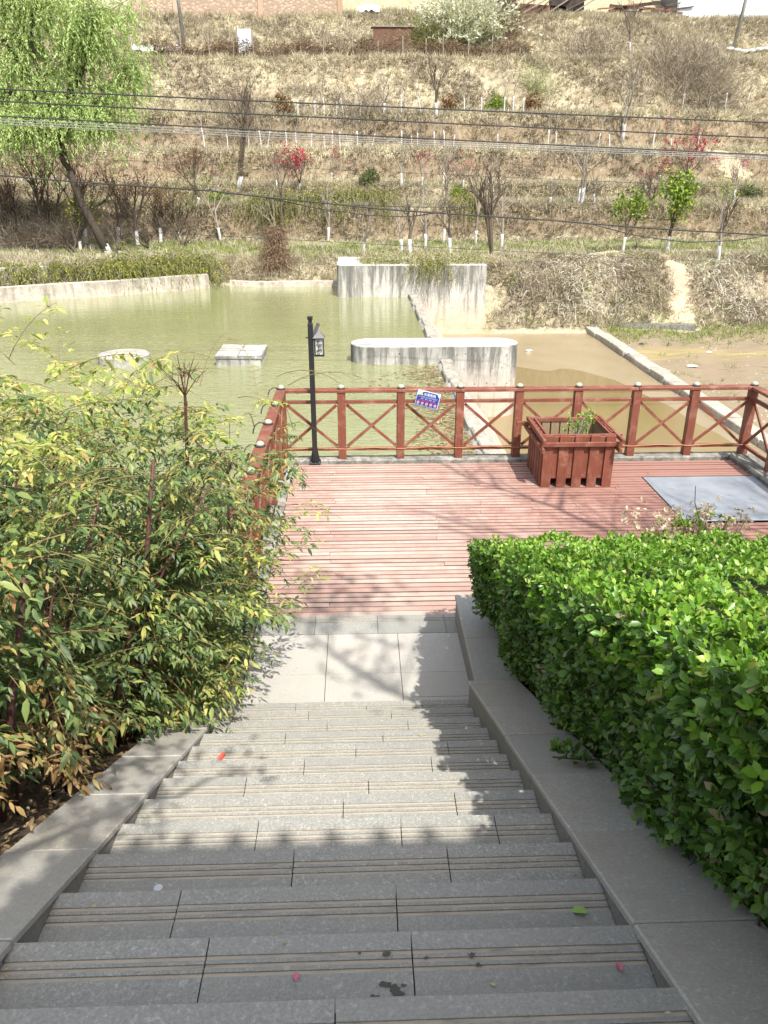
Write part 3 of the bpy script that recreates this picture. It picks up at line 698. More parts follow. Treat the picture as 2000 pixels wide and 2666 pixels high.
for sx in (-1, 1):
    for sy in (-1, 1):
        m = MB(); m.bx(Lx+sx*hw-.005, Lx+sx*hw+.005, Ly+sy*hw-.005, Ly+sy*hw+.005, 1.598, 1.835); lpart('frame_bar', m, BLACK)
for z in (1.593, 1.836):
    m = MB(); m.bx(Lx-hw-.008, Lx+hw+.008, Ly-hw-.008, Ly+hw+.008, z-.006, z+.006); lpart('frame_plate', m, BLACK)
m = MB(); q = hw+.022; ap = (Lx, Ly, 1.945)
m.add([(Lx-q,Ly-q,1.843),(Lx+q,Ly-q,1.843),(Lx+q,Ly+q,1.843),(Lx-q,Ly+q,1.843),ap], [(0,1,4),(1,2,4),(2,3,4),(3,0,4),(3,2,1,0)]); lpart('roof', m, GREYM)
def scroll(cx, cz, r, a0, a1, pin):
    return [(cx+(r*(1-pin*i/16))*math.cos(a0+(a1-a0)*i/16), cz+(r*(1-pin*i/16))*math.sin(a0+(a1-a0)*i/16)) for i in range(17)]
for face in range(4):
    r = Matrix.Rotation(math.pi/2*face, 3, 'Z')
    for (cx, cz, rr, a0, a1, pn) in ((-.052,1.715,.052,R(-75),R(75),0),(.052,1.8,.07,R(180),R(255),0),(.052,1.63,.07,R(105),R(180),0),(-.004,1.795,.018,R(180),R(-30),.4),(.028,1.745,.018,R(200),R(-20),.3),(.028,1.685,.018,R(160),R(380),.3),(-.004,1.635,.018,R(180),R(390),.4)):
        m = MB(); pts = [tuple(r @ Vector((u, -hw-.002, 0)) + Vector((Lx, Ly, v))) for u, v in scroll(cx, cz, rr, a0, a1, pn)]
        m.tube(pts, .0042, 5); lpart('scrollwork', m, BLACK)
m = MB(); m.beam((lx+.036, Ly+.01, 1.86), (Lx+.0, Ly+.01, 2.035), .05, .012, (0,1,0)); m.build('bracket', GREYM, lamp)
m = MB(); m.bx(lx+.03, Lx-hw-.004, Ly-.012, Ly+.012, 1.80, 1.82); m.build('arm', BLACK, lamp)

# ------------------------------------------------------------------ warning sign on the handrail
def flatmat(name, c): 
    g = G(name); return g.out(c, .45, None, .4)
S_BLUE = flatmat('sign_blue', (.008,.035,.22)); S_WHITE = flatmat('sign_white', (.55,.58,.62)); S_RED = flatmat('sign_red', (.42,.03,.06)); S_YEL = flatmat('sign_yellow', (.80,.62,.03)); S_INK = flatmat('sign_black', (.02,.02,.02)); S_EDGE = flatmat('sign_edge_blue', (.015,.03,.12)); S_PINK = flatmat('sign_pale', (.5,.38,.36))
sg = empty('warning_sign', (.987, 10.893, .926), 'tilted blue and white water danger sign on the railing', 'sign')
sg.rotation_euler = (R(-8), R(14.5), 0)
SW, SH = .352, .238
def sp(name, mb, mat): return link(name, mb.mesh(name, mat), sg)
def srect(x0, x1, z0, z1, y): 
    m = MB(); m.add([(x0,y,z0),(x1,y,z0),(x1,y,z1),(x0,y,z1)], [(0,1,2,3)]); return m
m = MB(); m.box((0,.004,0), (SW,.008,SH)); sp('board', m, S_EDGE)
sp('white_field', srect(-SW/2+.006, SW/2-.003, -SH/2+.006, SH/2-.002, -.0008), S_WHITE)
bl = [(-SW/2+.009,-SH/2+.009),(SW/2-.009,-SH/2+.009),(SW/2-.009,.055)] + [(.166-.034*math.sin(R(a))-.0*a, .062+.034*(1-math.cos(R(a)))) for a in (20,50,90)] + [(.105,.104),(-.06,.104)] + [(-.085-.0, .094),(-.105,.078),(-.12,.058),(-.145,.043),(-SW/2+.009,.038)]
m = MB(); m.add([(x,-.0016,z) for x, z in bl], [tuple(range(len(bl)))]); sp('blue_field', m, S_BLUE)
lw = .0018
for (a, b, c, d) in ((-SW/2+.011,SW/2-.011,-SH/2+.012,-SH/2+.012+lw),(-SW/2+.011,-SW/2+.011+lw,-SH/2+.012,.035),(SW/2-.011-lw,SW/2-.011,-SH/2+.012,.05)):
    sp('border_line', srect(a, b, c, d, -.0022), S_WHITE)
m = MB(); m.add([(-.128,-.0024,.048),(-.084,-.0024,.048),(-.106,-.0024,.09)], [(0,1,2)]); tri = sp('warning_triangle', m, S_YEL)
m = MB(); m.add([(-.109,-.0028,.062),(-.103,-.0028,.062),(-.102,-.0028,.080),(-.110,-.0028,.080)], [(0,1,2,3)]); m.add([(-.109,-.0028,.053),(-.103,-.0028,.053),(-.103,-.0028,.058),(-.109,-.0028,.058)], [(0,1,2,3)]); link('exclamation', m.mesh('exclamation', S_INK), sg)
def text(body, size, x, z, mat, name, bold=0):
    cu = bpy.data.curves.new(name, 'FONT'); cu.body = body; cu.size = size; cu.align_x = 'CENTER'; cu.align_y = 'CENTER'; cu.offset = bold; cu.resolution_u = 3
    tmp = bpy.data.objects.new('tmp', cu); COL.objects.link(tmp)
    bpy.context.view_layer.update()
    me = bpy.data.meshes.new_from_object(tmp.evaluated_get(bpy.context.evaluated_depsgraph_get())); bpy.data.objects.remove(tmp)
    me.name = name; me.materials.clear(); me.materials.append(mat)
    o = link(name, me, sg); o.rotation_euler = (math.pi/2, 0, 0); o.location = (x, -.0030, z); return o
text('水深危险', .046, .018, .064, S_WHITE, 'title_lettering', .0008)
text('为了您和家人的安全请不要在此处', .0185, .0, .024, S_WHITE, 'small_lettering')
text('洗澡、 游泳、 钓鱼、 滑冰', .0185, .008, -.002, S_WHITE, 'small_lettering')
text('请您远离危险区 注意安全', .0235, .0, -.030, S_RED, 'red_lettering', .0005)
for i in range(5):
    cx = -.128+.064*i; cz = -.066
    m = MB(); m.add([(cx+.0215*math.cos(2*math.pi*a/20), -.0024, cz+.0215*math.sin(2*math.pi*a/20)) for a in range(20)], [tuple(range(20))]); sp('prohibition_icon', m, S_PINK)
    m = MB(); 
    for a in range(20):
        q = [2*math.pi*(a+b)/20 for b in (0, 1)]
        m.add([(cx+r_*math.cos(t), -.0027, cz+r_*math.sin(t)) for r_, t in ((.0165,q[0]),(.0165,q[1]),(.0205,q[1]),(.0205,q[0]))], [(0,1,2,3)])
    m.add([(cx+u, -.0027, cz+v) for u, v in ((-.0135,.0105),(-.0105,.0135),(.0135,-.0105),(.0105,-.0135))], [(0,1,2,3)])
    sp('prohibition_ring', m, S_RED)
    m = MB(); m.add([(cx-.007,-.0029,cz-.004),(cx+.008,-.0029,cz-.006),(cx+.003,-.0029,cz+.008),(cx-.004,-.0029,cz+.005)], [(0,1,2,3)]); sp('pictogram', m, S_INK)
    text(['禁止游泳','禁止钓鱼','禁止洗衣','禁止滑冰','禁止攀爬'][i], .0105, cx, cz-.029, S_WHITE, 'tiny_lettering')

# ------------------------------------------------------------------ planter box of slats
PLX, PLY = 2.95, 10.22; hx, hy = .485, .45
pl = empty('planter_box', (PLX, PLY, -.016), 'red wooden slatted planter box standing on the deck', 'planter')
def pbox(name, x0, x1, y0, y1, z0, z1, mat=WOOD, bev=.004, jit=0): 
    m = MB(); m.bx(PLX+x0, PLX+x1, PLY+y0, PLY+y1, z0, z1); return m.build(name, mat, pl, bevel=bev, jit=jit)
wd = .13
for s in (-1, 1):
    for i in range(5):      # front/back broad slats
        c = -hx+wd/2+(2*hx-wd)*i/4; pbox('slat', c-wd/2, c+wd/2, s*hy-.012, s*hy+.012, -.016, .715+random.uniform(-.006,.006), jit=.001)
    for i in range(4):      # recessed boards between them
        c = -hx+wd/2+(2*hx-wd)*(i+.5)/4; pbox('inner_slat', c-.062, c+.062, s*(hy-.028)-.010, s*(hy-.028)+.010, .135, .70)
    pbox('bottom_rail', -hx+.03, hx-.03, s*(hy-.029)-.0125, s*(hy-.029)+.0125, .10, .1345)
    pbox('side_bottom_rail', s*(hx-.029)-.0125, s*(hx-.029)+.0125, -hy+.05, hy-.05, .10, .1345)
    for i in range(6):
        c = -hy+.085+(2*hy-.17)*i/5; pbox('slat', s*hx-.012, s*hx+.012, c-.052, c+.052, -.016, .71+random.uniform(-.006,.006))
    for i in range(5):
        c = -hy+.085+(2*hy-.17)*(i+.5)/5; pbox('inner_slat', s*(hx-.024)-.010, s*(hx-.024)+.010, c-.048, c+.048, .135, .695, WOOD)
    pbox('waist_rail', -hx-.10, hx+.08, s*(hy+.034)-.020, s*(hy+.034)+.020, .575, .635)
    pbox('waist_rail', s*(hx+.034)-.020, s*(hx+.034)+.020, -hy-.14, hy+.14, .513, .573)
    pbox('side_rim', s*(hx+.036)-.020, s*(hx+.036)+.020, -hy-.19, hy+.03, .666, .722)
    pbox('rim', -hx-.005, hx+.005, s*(hy-.0555)-.016, s*(hy-.0555)+.016, .66, .722)
    pbox('side_rim', s*(hx-.0515)-.016, s*(hx-.0515)+.016, -hy+.073, hy-.073, .66, .72)
    for i in range(7):      # bare inner lining
        c = -hx+.085+(2*hx-.17)*i/6; pbox('lining_board', c-.058, c+.058, s*(hy-.052)-.009, s*(hy-.052)+.009, .2, .655, WOOD_IN)
        c = -hy+.1+(2*hy-.2)*i/6; pbox('lining_board', s*(hx-.048)-.009, s*(hx-.048)+.009, c-.052, c+.052, .2, .655, WOOD_IN)
    pbox('stub_rail', (-hx-.19 if s < 0 else hx+.075), (-hx-.06 if s < 0 else hx+.2), -.12+.6*(s < 0), -.08+.6*(s < 0), .58, .635)
m = MB(); m.bx(PLX-hx+.06, PLX+hx-.06, PLY-hy+.06, PLY+hy-.06, .15, .44); m.build('soil', BED, pl)

# ------------------------------------------------------------------ pavilion eave behind the viewer (its shadow lies on the near steps)
pav = empty('pavilion', (3.3, -3.6, 2.59), 'tiled pavilion roof above the head of the stairs', 'pavilion')
EY, EZ, X0, X1 = -1.25, 7.4, .48, 6.2
m = MB(); m.add([(X0,EY,EZ),(X1,EY,EZ),(X1,-3.6,EZ+1.5),(X0,-3.6,EZ+1.5),(X0,-6,EZ),(X1,-6,EZ),(X0,EY,EZ-.1),(X1,EY,EZ-.1),(X1,-3.6,EZ+1.38),(X0,-3.6,EZ+1.38),(X0,-6,EZ-.1),(X1,-6,EZ-.1)],
   [(0,1,2,3),(3,2,5,4),(6,9,8,7),(9,10,11,8),(0,6,7,1),(4,5,11,10),(0,3,9,6),(3,4,10,9),(1,7,8,2),(2,8,11,5)]); m.build('roof', GREYM, pav)
n = int((X1-X0)/.2)
for i in range(n+1):
    x = X0+.2*i; m = MB(); m.tube([(x, EY-.02, EZ-.02), (x, EY+.07, EZ-.05)], .034, 10); m.build('eave_tile', GREYM, pav)
for x in (1.0, 5.6):
    for y in (-1.9, -5.3):
        m = MB(); m.tube([(x, y, 2.59), (x, y, EZ+.25)], .11, 14); m.build('column', WOOD, pav)

# ------------------------------------------------------------------ bits lying about
def petal(loc, size, mat, label, cat='petal', name='fallen_petal', rot=0.):
    V, F = leaf_template(.55, .55, .25, -.3); V = V*size; c, s = math.cos(rot), math.sin(rot)
    V = np.stack([V[:,0]*c-V[:,1]*s, V[:,0]*s+V[:,1]*c, V[:,2]], 1)
    o = link(name, npmesh(name, V, F, mat, True)); o.location = loc; return tag(o, label, cat)
PINKP = m_simple('pink_petal', (.55,.13,.2), .7); REDP = m_simple('red_leaf', (.5,.08,.05), .6); GREENP = m_simple('green_leaf', (.2,.34,.06), .5); YELP = m_simple('yellow_leaf', (.5,.42,.1), .6)
petal((-.815,3.62,nz(8)+.012), .07, REDP, 'single red fallen leaf on the middle of the stairs', 'leaf', 'fallen_leaf', 2.6)
petal((-.197,1.44,nz(1)+.012), .032, PINKP, 'pale pink petal on the left of the near steps')
petal((.709,1.44,nz(1)+.012), .034, PINKP, 'crumpled pink petal on the right of the near steps')
petal((.72,1.75,nz(2)+.012), .06, GREENP, 'fresh green leaf fallen against the right stair wall', 'leaf', 'fallen_leaf', 1.2)
petal((.0,1.62,nz(2)+.01), .02, YELP, 'tiny yellow leaf on the near middle step', 'leaf', 'fallen_leaf', .8)
m = MB(); m.lathe([(.016,0),(.016,.004),(.007,.005)], (-.748,2.03,nz(3)+.001), 12); tag(m.build('bottle_cap', S_WHITE), 'small white ring lying on a shaded step', 'ring')
SPOT = m_simple('dark_stain', (.075,.072,.062), .9)
for i, (x, y, k, r) in enumerate(((.06,1.53,1,.015),(.17,1.515,1,.009),(.30,1.52,1,.012),(.315,1.49,1,.010),(-.02,1.535,1,.007),(.08,1.42,1,.022),(.05,1.44,1,.016),(.02,1.40,1,.016),(.035,1.38,1,.011),(.10,1.435,1,.009),(.16,1.36,1,.010),(.12,1.39,1,.006))):
    m = MB(); q = []; 
    for a in range(16): rr = r*random.uniform(.35,1.25); q.append((x+rr*math.cos(a*math.pi/8), y-.01+rr*.8*math.sin(a*math.pi/8), nz(k)+.0035))
    m.add(q, [tuple(range(16))]); m.build('stain', SPOT, stairs)

# small scraps of leaf on the treads and landing
n = 170; k = rng.integers(0, 14, n); fx_ = rng.uniform(XL+.05, XR-.05, n); fy = np.where(k < 13, (4.32+k)*.3-rng.uniform(.02,.30,n), rng.uniform(4.95,6.4,n)); fz = np.where(k < 13, 3.87-(6.3+.507*k)*.3, 0.)+.004
edge = rng.random(n) < .35; fx_ = np.where(edge, np.where(rng.random(n) < .5, XL+.03*rng.random(n), XR-.03*rng.random(n)), fx_)
SCRAP = m_leaf('leaf_scrap', [(0, (.3,.2,.09)), (.5, (.5,.42,.16)), (.8, (.55,.5,.4)), (1, (.22,.3,.06))], .8, .1, .2)
tag(link('leaf_scraps', npmesh('leaf_scraps', *scatter(*DIA, np.stack([fx_, fy, fz], 1), rv(n)*[1,1,.1], np.tile([0,0,1.], (n,1))+rv(n)*.2, rng.uniform(.006,.022,n), rng.uniform(.004,.012,n)), SCRAP)), 'tiny scraps of leaf strewn over the steps', 'leaf scraps', kind='stuff')

# ------------------------------------------------------------------ clipped hedge right of the stairs
HT = lambda y: 1.0 + .4*(5.95-y)
HLEAF = leaf_template(.54, .56, .12, -.12)
def rosettes(P, N, nl, ln, spread):
    """P tip points, N axis; nl leaves each"""
    n = len(P); ax = unit(N); a = unit(np.cross(ax, rv(n))); b = np.cross(ax, a)
    th = (np.arange(nl)*2.399)[None,:]+rng.random((n,1))*6.28
    tilt = spread[0]+(spread[1]-spread[0])*rng.random((n,nl))*np.linspace(.5,1.1,nl)[None,:]
    rad = a[:,None,:]*np.cos(th)[...,None]+b[:,None,:]*np.sin(th)[...,None]
    d = ax[:,None,:]*np.cos(tilt)[...,None]+rad*np.sin(tilt)[...,None]
    up = ax[:,None,:]*np.sin(tilt)[...,None]-rad*np.cos(tilt)[...,None]
    up = up*1.0+rng.normal(size=up.shape)*.25
    pos = P[:,None,:]-ax[:,None,:]*(rng.random((n,nl))*.035)[...,None]*np.linspace(0,1.,nl)[None,:,None]+rng.normal(size=(n,nl,3))*.004
    L = ln[0]+(ln[1]-ln[0])*rng.random((n,nl))
    return pos.reshape(-1,3), d.reshape(-1,3), up.reshape(-1,3), L.ravel()
def bumpy(x, y): return .035*np.sin(x*5.1+y*3.3)+.03*np.sin(x*9.7-y*7.1+1)+.02*np.sin(x*17+y*13)
hedge = empty('hedge', (2.8, 3.5, .8), 'dense clipped green hedge beside the stairs', 'hedge')
# top
n = 9800; x = .94+4.1*rng.random(n)**1.25; y = .7+5.25*rng.random(n)
topP = np.stack([x, y, HT(y)+bumpy(x, y)+rng.normal(0,.018,n)-.05*(np.clip((1.12-x)/.14,0,1))**2-.07*np.clip((y-5.8)/.15,0,1)**2], 1)
topN = np.stack([rng.normal(0,.35,n), rng.normal(0,.35,n)+.15, np.ones(n)], 1)
T1 = rosettes(topP, topN, 5, (.024,.047), (.35,1.25))
keep = topP[:,0] < 99
# left face
n = 8600; y = .5+5.42*rng.random(n)**.9; lo = np.maximum(HT(y)-1.02, 0.3+0*y); t = rng.random(n)
z = lo+(HT(y)-lo+.02)*t
x = 1.185-.25*t+.045*np.sin(y*7+z*5)+.035*np.sin(y*15-z*11)+rng.normal(0,.03,n)+.06*(t<.15)
sideP = np.stack([x, y, z], 1); sideN = np.stack([-np.ones(n), rng.normal(0,.45,n)-.1, rng.normal(.35,.4,n)], 1)
T2 = rosettes(sideP, sideN, 5, (.026,.054), (.4,1.35))
# far face and interior fill
n = 700; x = 1.+4.2*rng.random(n); z = .35+.66*rng.random(n)
farP = np.stack([x, 5.93+rng.normal(0,.03,n), z], 1); T3 = rosettes(farP, np.stack([rng.normal(0,.4,n), np.ones(n), rng.normal(.3,.4,n)],1), 5, (.03,.05), (.4,1.3))
n = 3200; y = .5+5.3*rng.random(n); t = rng.random(n); lo = np.maximum(HT(y)-1.02, .3)
inP = np.stack([1.18+.08*rng.random(n), y, lo+(HT(y)-lo-.03)*t], 1); T4 = rosettes(inP, rv(n)*[1,1,.6]+[-.7,0,.2], 5, (.035,.06), (.4,1.5))
def cat4(*a): return [np.concatenate(q) for q in zip(*a)]
def leaf_objects(nm, tpl, pos, d, up, L, idx, mat, parent, wscale=1.):
    me = npmesh(nm, tpl[0], tpl[1], mat, True)
    sd, d_, nn = frames(d[idx], up[idx]); pl_ = np.array(parent.location)
    for i, k in enumerate(idx):
        o = link(nm, me, parent); s = L[k]
        M = Matrix(((sd[i][0]*s, d_[i][0]*s, nn[i][0]*s, pos[k][0]-pl_[0]), (sd[i][1]*s, d_[i][1]*s, nn[i][1]*s, pos[k][1]-pl_[1]), (sd[i][2]*s, d_[i][2]*s, nn[i][2]*s, pos[k][2]-pl_[2]), (0,0,0,1)))
        o.matrix_local = M
def in_view(pos):
    v = pos-np.array(CAM); cp, sp_, cy, sy = math.cos(PITCH), math.sin(PITCH), math.cos(YAW), math.sin(YAW)
    dd = v@np.array([sy*cp, cy*cp, -sp_]); xx = v@np.array([cy,-sy,0]); yy = v@np.array([sy*sp_, cy*sp_, cp])
    return (dd > .2) & (np.abs(xx/dd) < .49) & (np.abs(yy/dd) < .655), dd
def split_largest(pos, L, n=300):
    ok, dd = in_view(pos); sz = np.where(ok, L/np.maximum(dd,.1), 0); k = np.argsort(-sz)[:n]; m = np.zeros(len(L), bool); m[k] = True
    return k, ~m
pos, d, up, L = T2; k, rest = split_largest(pos, L)
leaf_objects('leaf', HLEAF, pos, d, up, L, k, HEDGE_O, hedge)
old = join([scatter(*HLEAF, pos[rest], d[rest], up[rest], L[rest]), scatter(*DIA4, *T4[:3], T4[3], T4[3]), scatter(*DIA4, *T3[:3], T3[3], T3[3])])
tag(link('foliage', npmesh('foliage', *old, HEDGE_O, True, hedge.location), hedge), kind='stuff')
# the young bright growth on the clipped top and upper edge
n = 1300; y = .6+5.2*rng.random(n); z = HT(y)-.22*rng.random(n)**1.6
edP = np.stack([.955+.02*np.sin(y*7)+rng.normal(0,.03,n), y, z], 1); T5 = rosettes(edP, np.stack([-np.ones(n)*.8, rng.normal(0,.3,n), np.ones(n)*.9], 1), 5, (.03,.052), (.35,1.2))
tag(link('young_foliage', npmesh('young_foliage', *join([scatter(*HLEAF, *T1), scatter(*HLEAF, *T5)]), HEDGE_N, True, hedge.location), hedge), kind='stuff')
m = MB(); ys = np.linspace(.6, 5.8, 9)
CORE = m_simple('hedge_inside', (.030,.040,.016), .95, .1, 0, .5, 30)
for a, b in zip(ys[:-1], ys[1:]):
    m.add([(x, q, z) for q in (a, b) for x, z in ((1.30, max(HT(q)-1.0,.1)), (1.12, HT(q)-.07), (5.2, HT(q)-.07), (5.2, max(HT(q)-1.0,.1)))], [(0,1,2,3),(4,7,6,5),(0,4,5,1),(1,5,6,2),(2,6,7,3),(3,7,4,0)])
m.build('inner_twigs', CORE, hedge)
m = MB()
for i in range(260):
    yy = random.uniform(.6, 5.8); z0 = max(HT(yy)-1.02, .2); p = Vector((random.uniform(1.17,1.32), yy, z0)); q = p+Vector((random.uniform(-.12,.05), random.uniform(-.15,.15), random.uniform(.3,.8)))
    m.tube([p, (p+q)/2+Vector((random.uniform(-.03,.03), 0, 0)), q], [.006,.005,.003], 4)
tag(m.build('twigs', BARK, hedge), kind='stuff')
def sprig(loc, n, label, out):
    e = empty('hedge_sprig', loc, label, 'plant'); P = np.array([[loc[0]+out*i/n+random.uniform(-.02,.02), loc[1]+random.uniform(-.05,.05), loc[2]+.03+random.uniform(0,.05)] for i in range(n)])
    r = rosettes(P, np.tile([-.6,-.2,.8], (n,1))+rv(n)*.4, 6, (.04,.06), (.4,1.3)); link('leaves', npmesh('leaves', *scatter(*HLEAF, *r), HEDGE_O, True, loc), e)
    m = MB(); m.tube([(loc[0]+.12, loc[1], loc[2]), (loc[0]+out*.5, loc[1], loc[2]+.02), (loc[0]+out, loc[1], loc[2]+.03)], .004, 4); m.build('stem', BARK, e)
sprig((1.08, 2.95, 2.045-.452*(2.95-1.157)+.01), 9, 'low sprig of hedge leaves sprawling over the right coping', -.16)
# half dead shrub beyond the hedge
ds = empty('dead_shrub', (3.05, 6.25, -.02), 'half withered shrub with pale dead leaves behind the hedge', 'shrub')
m = MB(); tips = []
for i in range(44):
    a = random.uniform(0, 6.28); r_ = random.uniform(.05,.58); h = random.uniform(.75,1.12); b = Vector((3.05+random.uniform(-.12,.12), 6.28, 0)); t_ = b+Vector((r_*math.cos(a)*1.1, abs(r_*math.sin(a))*.35, h))
    m.tube([b, (b+t_)/2+Vector((random.uniform(-.05,.05),0,.05)), t_], [.007,.005,.003], 4); tips.append(t_)
m.build('twigs', VINE, ds)
P = np.array([t_ + Vector((random.gauss(0,.045), random.gauss(0,.045), random.gauss(-.02,.06))) for t_ in tips for _ in range(8)])
PALE = m_leaf('pale_dead_leaf', [(0, (.42,.32,.2)), (.6, (.62,.54,.4)), (1, (.72,.66,.52))], .8, .3, .2)
r_ = rosettes(P, rv(len(P))+[0,0,.4], 4, (.03,.05), (.5,1.4)); link('dead_leaves', npmesh('dead_leaves', *scatter(*HLEAF, *r_), PALE, True, ds.location), ds)
P = np.array([[3.0+random.gauss(0,.11), 6.25+random.gauss(0,.05), .98+random.gauss(0,.07)] for _ in range(34)])
r_ = rosettes(P, rv(len(P))+[0,0,.8], 6, (.03,.05), (.4,1.2)); link('green_leaves', npmesh('green_leaves', *scatter(*HLEAF, *r_), HEDGE_N, True, ds.location), ds)
m = MB(); m.tube([(3.1,6.28,.6),(3.08,6.28,1.0),(3.0,6.29,1.2),(2.98,6.29,1.36)], [.006,.005,.004,.003], 4); m.build('bare_shoot', BARK, ds)
# planter shrub
ps = empty('planter_shrub', (3.05, 10.2, .44), 'small sparse shrub growing in the wooden planter', 'shrub')
m = MB(); tips = []
for i in range(16):
    b = Vector((3.02+random.uniform(-.06,.06), 10.2+random.uniform(-.06,.06), .44)); t_ = b+Vector((random.uniform(-.2,.25), random.uniform(-.15,.15), random.uniform(.2,.46))); m.tube([b, (b+t_)/2+Vector((0,0,.04)), t_], [.007,.005,.003], 4); tips.append(t_)
m.build('stems', BARK_L, ps)
P = np.array([t_+Vector((random.gauss(0,.035), random.gauss(0,.03), random.gauss(-.03,.05))) for t_ in tips for _ in range(5)])
r_ = rosettes(P, rv(len(P))+[0,0,.8], 5, (.025,.045), (.4,1.2)); link('leaves', npmesh('leaves', *scatter(*HLEAF, *r_), HEDGE_N, True, ps.location), ps)

# ------------------------------------------------------------------ nandina bush left of the stairs
NLEAF = leaf_template(.34, .42, .10, -.22)
nan = empty('nandina_bush', (-2.0, 3.8, .8), 'tall arching leafy bush with yellowing leaves beside the stairs', 'bush')
leaves = []; canes = MB(); rach = MB()
def bz(y): return float(np.clip(1.98-.507*(y-1.296), .12, 2.55))-.05
def frond(p, dirv, ln, droop, out):
    d = Vector(dirv).normalized(); pts = [Vector(p)]; seg = 6
    for i in range(seg):
        d = (d+Vector((0,0,-droop/seg))).normalized(); pts.append(pts[-1]+d*ln/seg)
    rach.tube(pts, [.0028,.0026,.0022,.002,.0017,.0014,.001], 3, 0, False)
    for i in range(1, seg+1):
        dd = (pts[i]-pts[i-1]).normalized(); side = dd.cross(Vector((0,0,1))); side = side.normalized() if side.length > .01 else Vector((1,0,0))
        for s in ((-1, 1) if i < seg else (0,)):
            if random.random() < .12: continue
            pd = (side*s*.9+dd*.75+Vector((0,0,random.uniform(-.25,.3)))).normalized() if s else dd
            ps0 = Vector((0,0,.0014))
            pl_ = ln*random.uniform(.22,.36)*(1-.08*i); q = pts[i]; e_ = q+pd*pl_+Vector((0,0,-.25*pl_))
            rach.add([q-ps0, q+ps0, e_], [(0,1,2)])
            ps_ = pd.cross(Vector((0,0,1))); ps_ = ps_.normalized() if ps_.length > .01 else side
            for (f, ss) in ((.42,-1),(.42,1),(.75,-1),(.75,1),(1.,0)):
                if random.random() < .1: continue
                b_ = q.lerp(e_, f); ld = (ps_*ss*.8+pd*.8+Vector((random.gauss(0,.22),random.gauss(0,.22),random.gauss(-.28,.3)))).normalized()
                out.append((b_, ld, random.uniform(.03,.062)+.04*random.random()**3))
L_Y, L_G, L_D = [], [], []
cn = 0
spots = []
while len(spots) < 124:
    x, y = random.uniform(-4.3,-1.45), random.uniform(1.9,5.8)
    if math.hypot(x, y) < 2.35: continue
    if y < 2.6 and x > -1.6: continue
    spots.append((x, y, 0))
while len(spots) < 190: spots.append((random.uniform(-2.0,-1.38), random.uniform(4.0,5.9), 1))
while len(spots) < 198: spots.append((random.uniform(-1.75,-1.38), random.uniform(2.7,4.2), 2))
for (x, y, side) in spots:
    z0 = bz(y); ztop = 2.98-.33*max(0, y-4.3)-.10*max(0, -2.4-x)+random.uniform(-.6,.10)-(.25 if y < 2.6 else 0)
    if side == 1: ztop = random.uniform(.75, 2.25)
    if side == 2: ztop = z0+random.uniform(.5,1.1)
    h = max(ztop-z0, .5); lean = Vector((random.gauss(.10,.12)*h+(.14*h if x > -2.2 else 0), random.gauss(.02,.10)*h, h))
    if side == 1: lean.x = random.uniform(.05,.95)
    if side == 2: lean.x = random.uniform(-.1,.16)
    b = Vector((x, y, z0)); pts = [b, b+Vector((lean.x*.2, lean.y*.3, h*.4)), b+Vector((lean.x*.6, lean.y*.7, h*.75)), b+lean]
    canes.tube(pts[:3], [.009,.008,.004], 5)
    nf = random.randint(10, 13) if not side else random.randint(7, 10)
    for i in range(nf):
        t = .22+.80*((i+.5)/nf); p = pts[0].lerp(pts[1], t/.35) if t < .35 else (pts[1].lerp(pts[2], (t-.35)/.35) if t < .7 else pts[2].lerp(pts[3], min(1,(t-.7)/.3)))
        a = random.uniform(0, 6.28); el = random.uniform(.0,.7)+(.35 if t > .85 else 0)
        dv = (math.cos(a)*math.cos(el)+.22+.3*(side == 1), math.sin(a)*math.cos(el), math.sin(el))
        ln = random.uniform(.30,.52)
        zz = p.z
        yl = zz > 2.5-.3*max(0,y-4.2) and random.random() < .75 and y > 2.9
        if side == 1 and random.random() < .16: yl = True
        dry = zz < z0+.6 and y < 3.9 and random.random() < .75
        frond(p, dv, ln, random.uniform(.5,1.3)+(.6 if dry else 0), L_D if dry else (L_Y if yl else L_G))
def larr(Ls):
    pos = np.array([tuple(a) for a, _, _ in Ls]); d = np.array([tuple(b) for _, b, _ in Ls]); L = np.array([c for _, _, c in Ls])
    up = np.tile([0,0,1.], (len(L),1))+rv(len(L))*.45; return pos, d, up, L
def clearcam(Ls): return [q for q in Ls if (q[0]-CAM).length > 1.45 and q[0].x < -.15-(.42 if q[0].z > 1.15 else 1.0)*abs(q[0].z-1.15) and q[0].x < -1.2+max(0, q[0].y-3.5)*.62]
L_Y, L_G, L_D = clearcam(L_Y), clearcam(L_G), clearcam(L_D)
A = [larr(q) for q in (L_Y, L_G, L_D)]
cat = np.concatenate([np.full(len(a[3]), i) for i, a in enumerate(A)]); allp = np.concatenate([a[0] for a in A]); allL = np.concatenate([a[3] for a in A])
kk, rest = split_largest(allp, allL); off = 0
for i, (nm, nm1, mt) in enumerate((('young_leaves','young_leaf',NAN_Y), ('leaves','leaf',NAN_G), ('withered_leaves','withered_leaf',NAN_D))):
    pos, d, up, L = A[i]; n = len(L); own = np.array([k-off for k in kk if off <= k < off+n], int); rs = rest[off:off+n]; off += n
    if len(own): leaf_objects(nm1, NLEAF, pos, d, up, L, own, mt, nan)
    tag(link(nm, npmesh(nm, *scatter(*NLEAF, pos[rs], d[rs], up[rs], L[rs]), mt, True, nan.location), nan), kind='stuff')
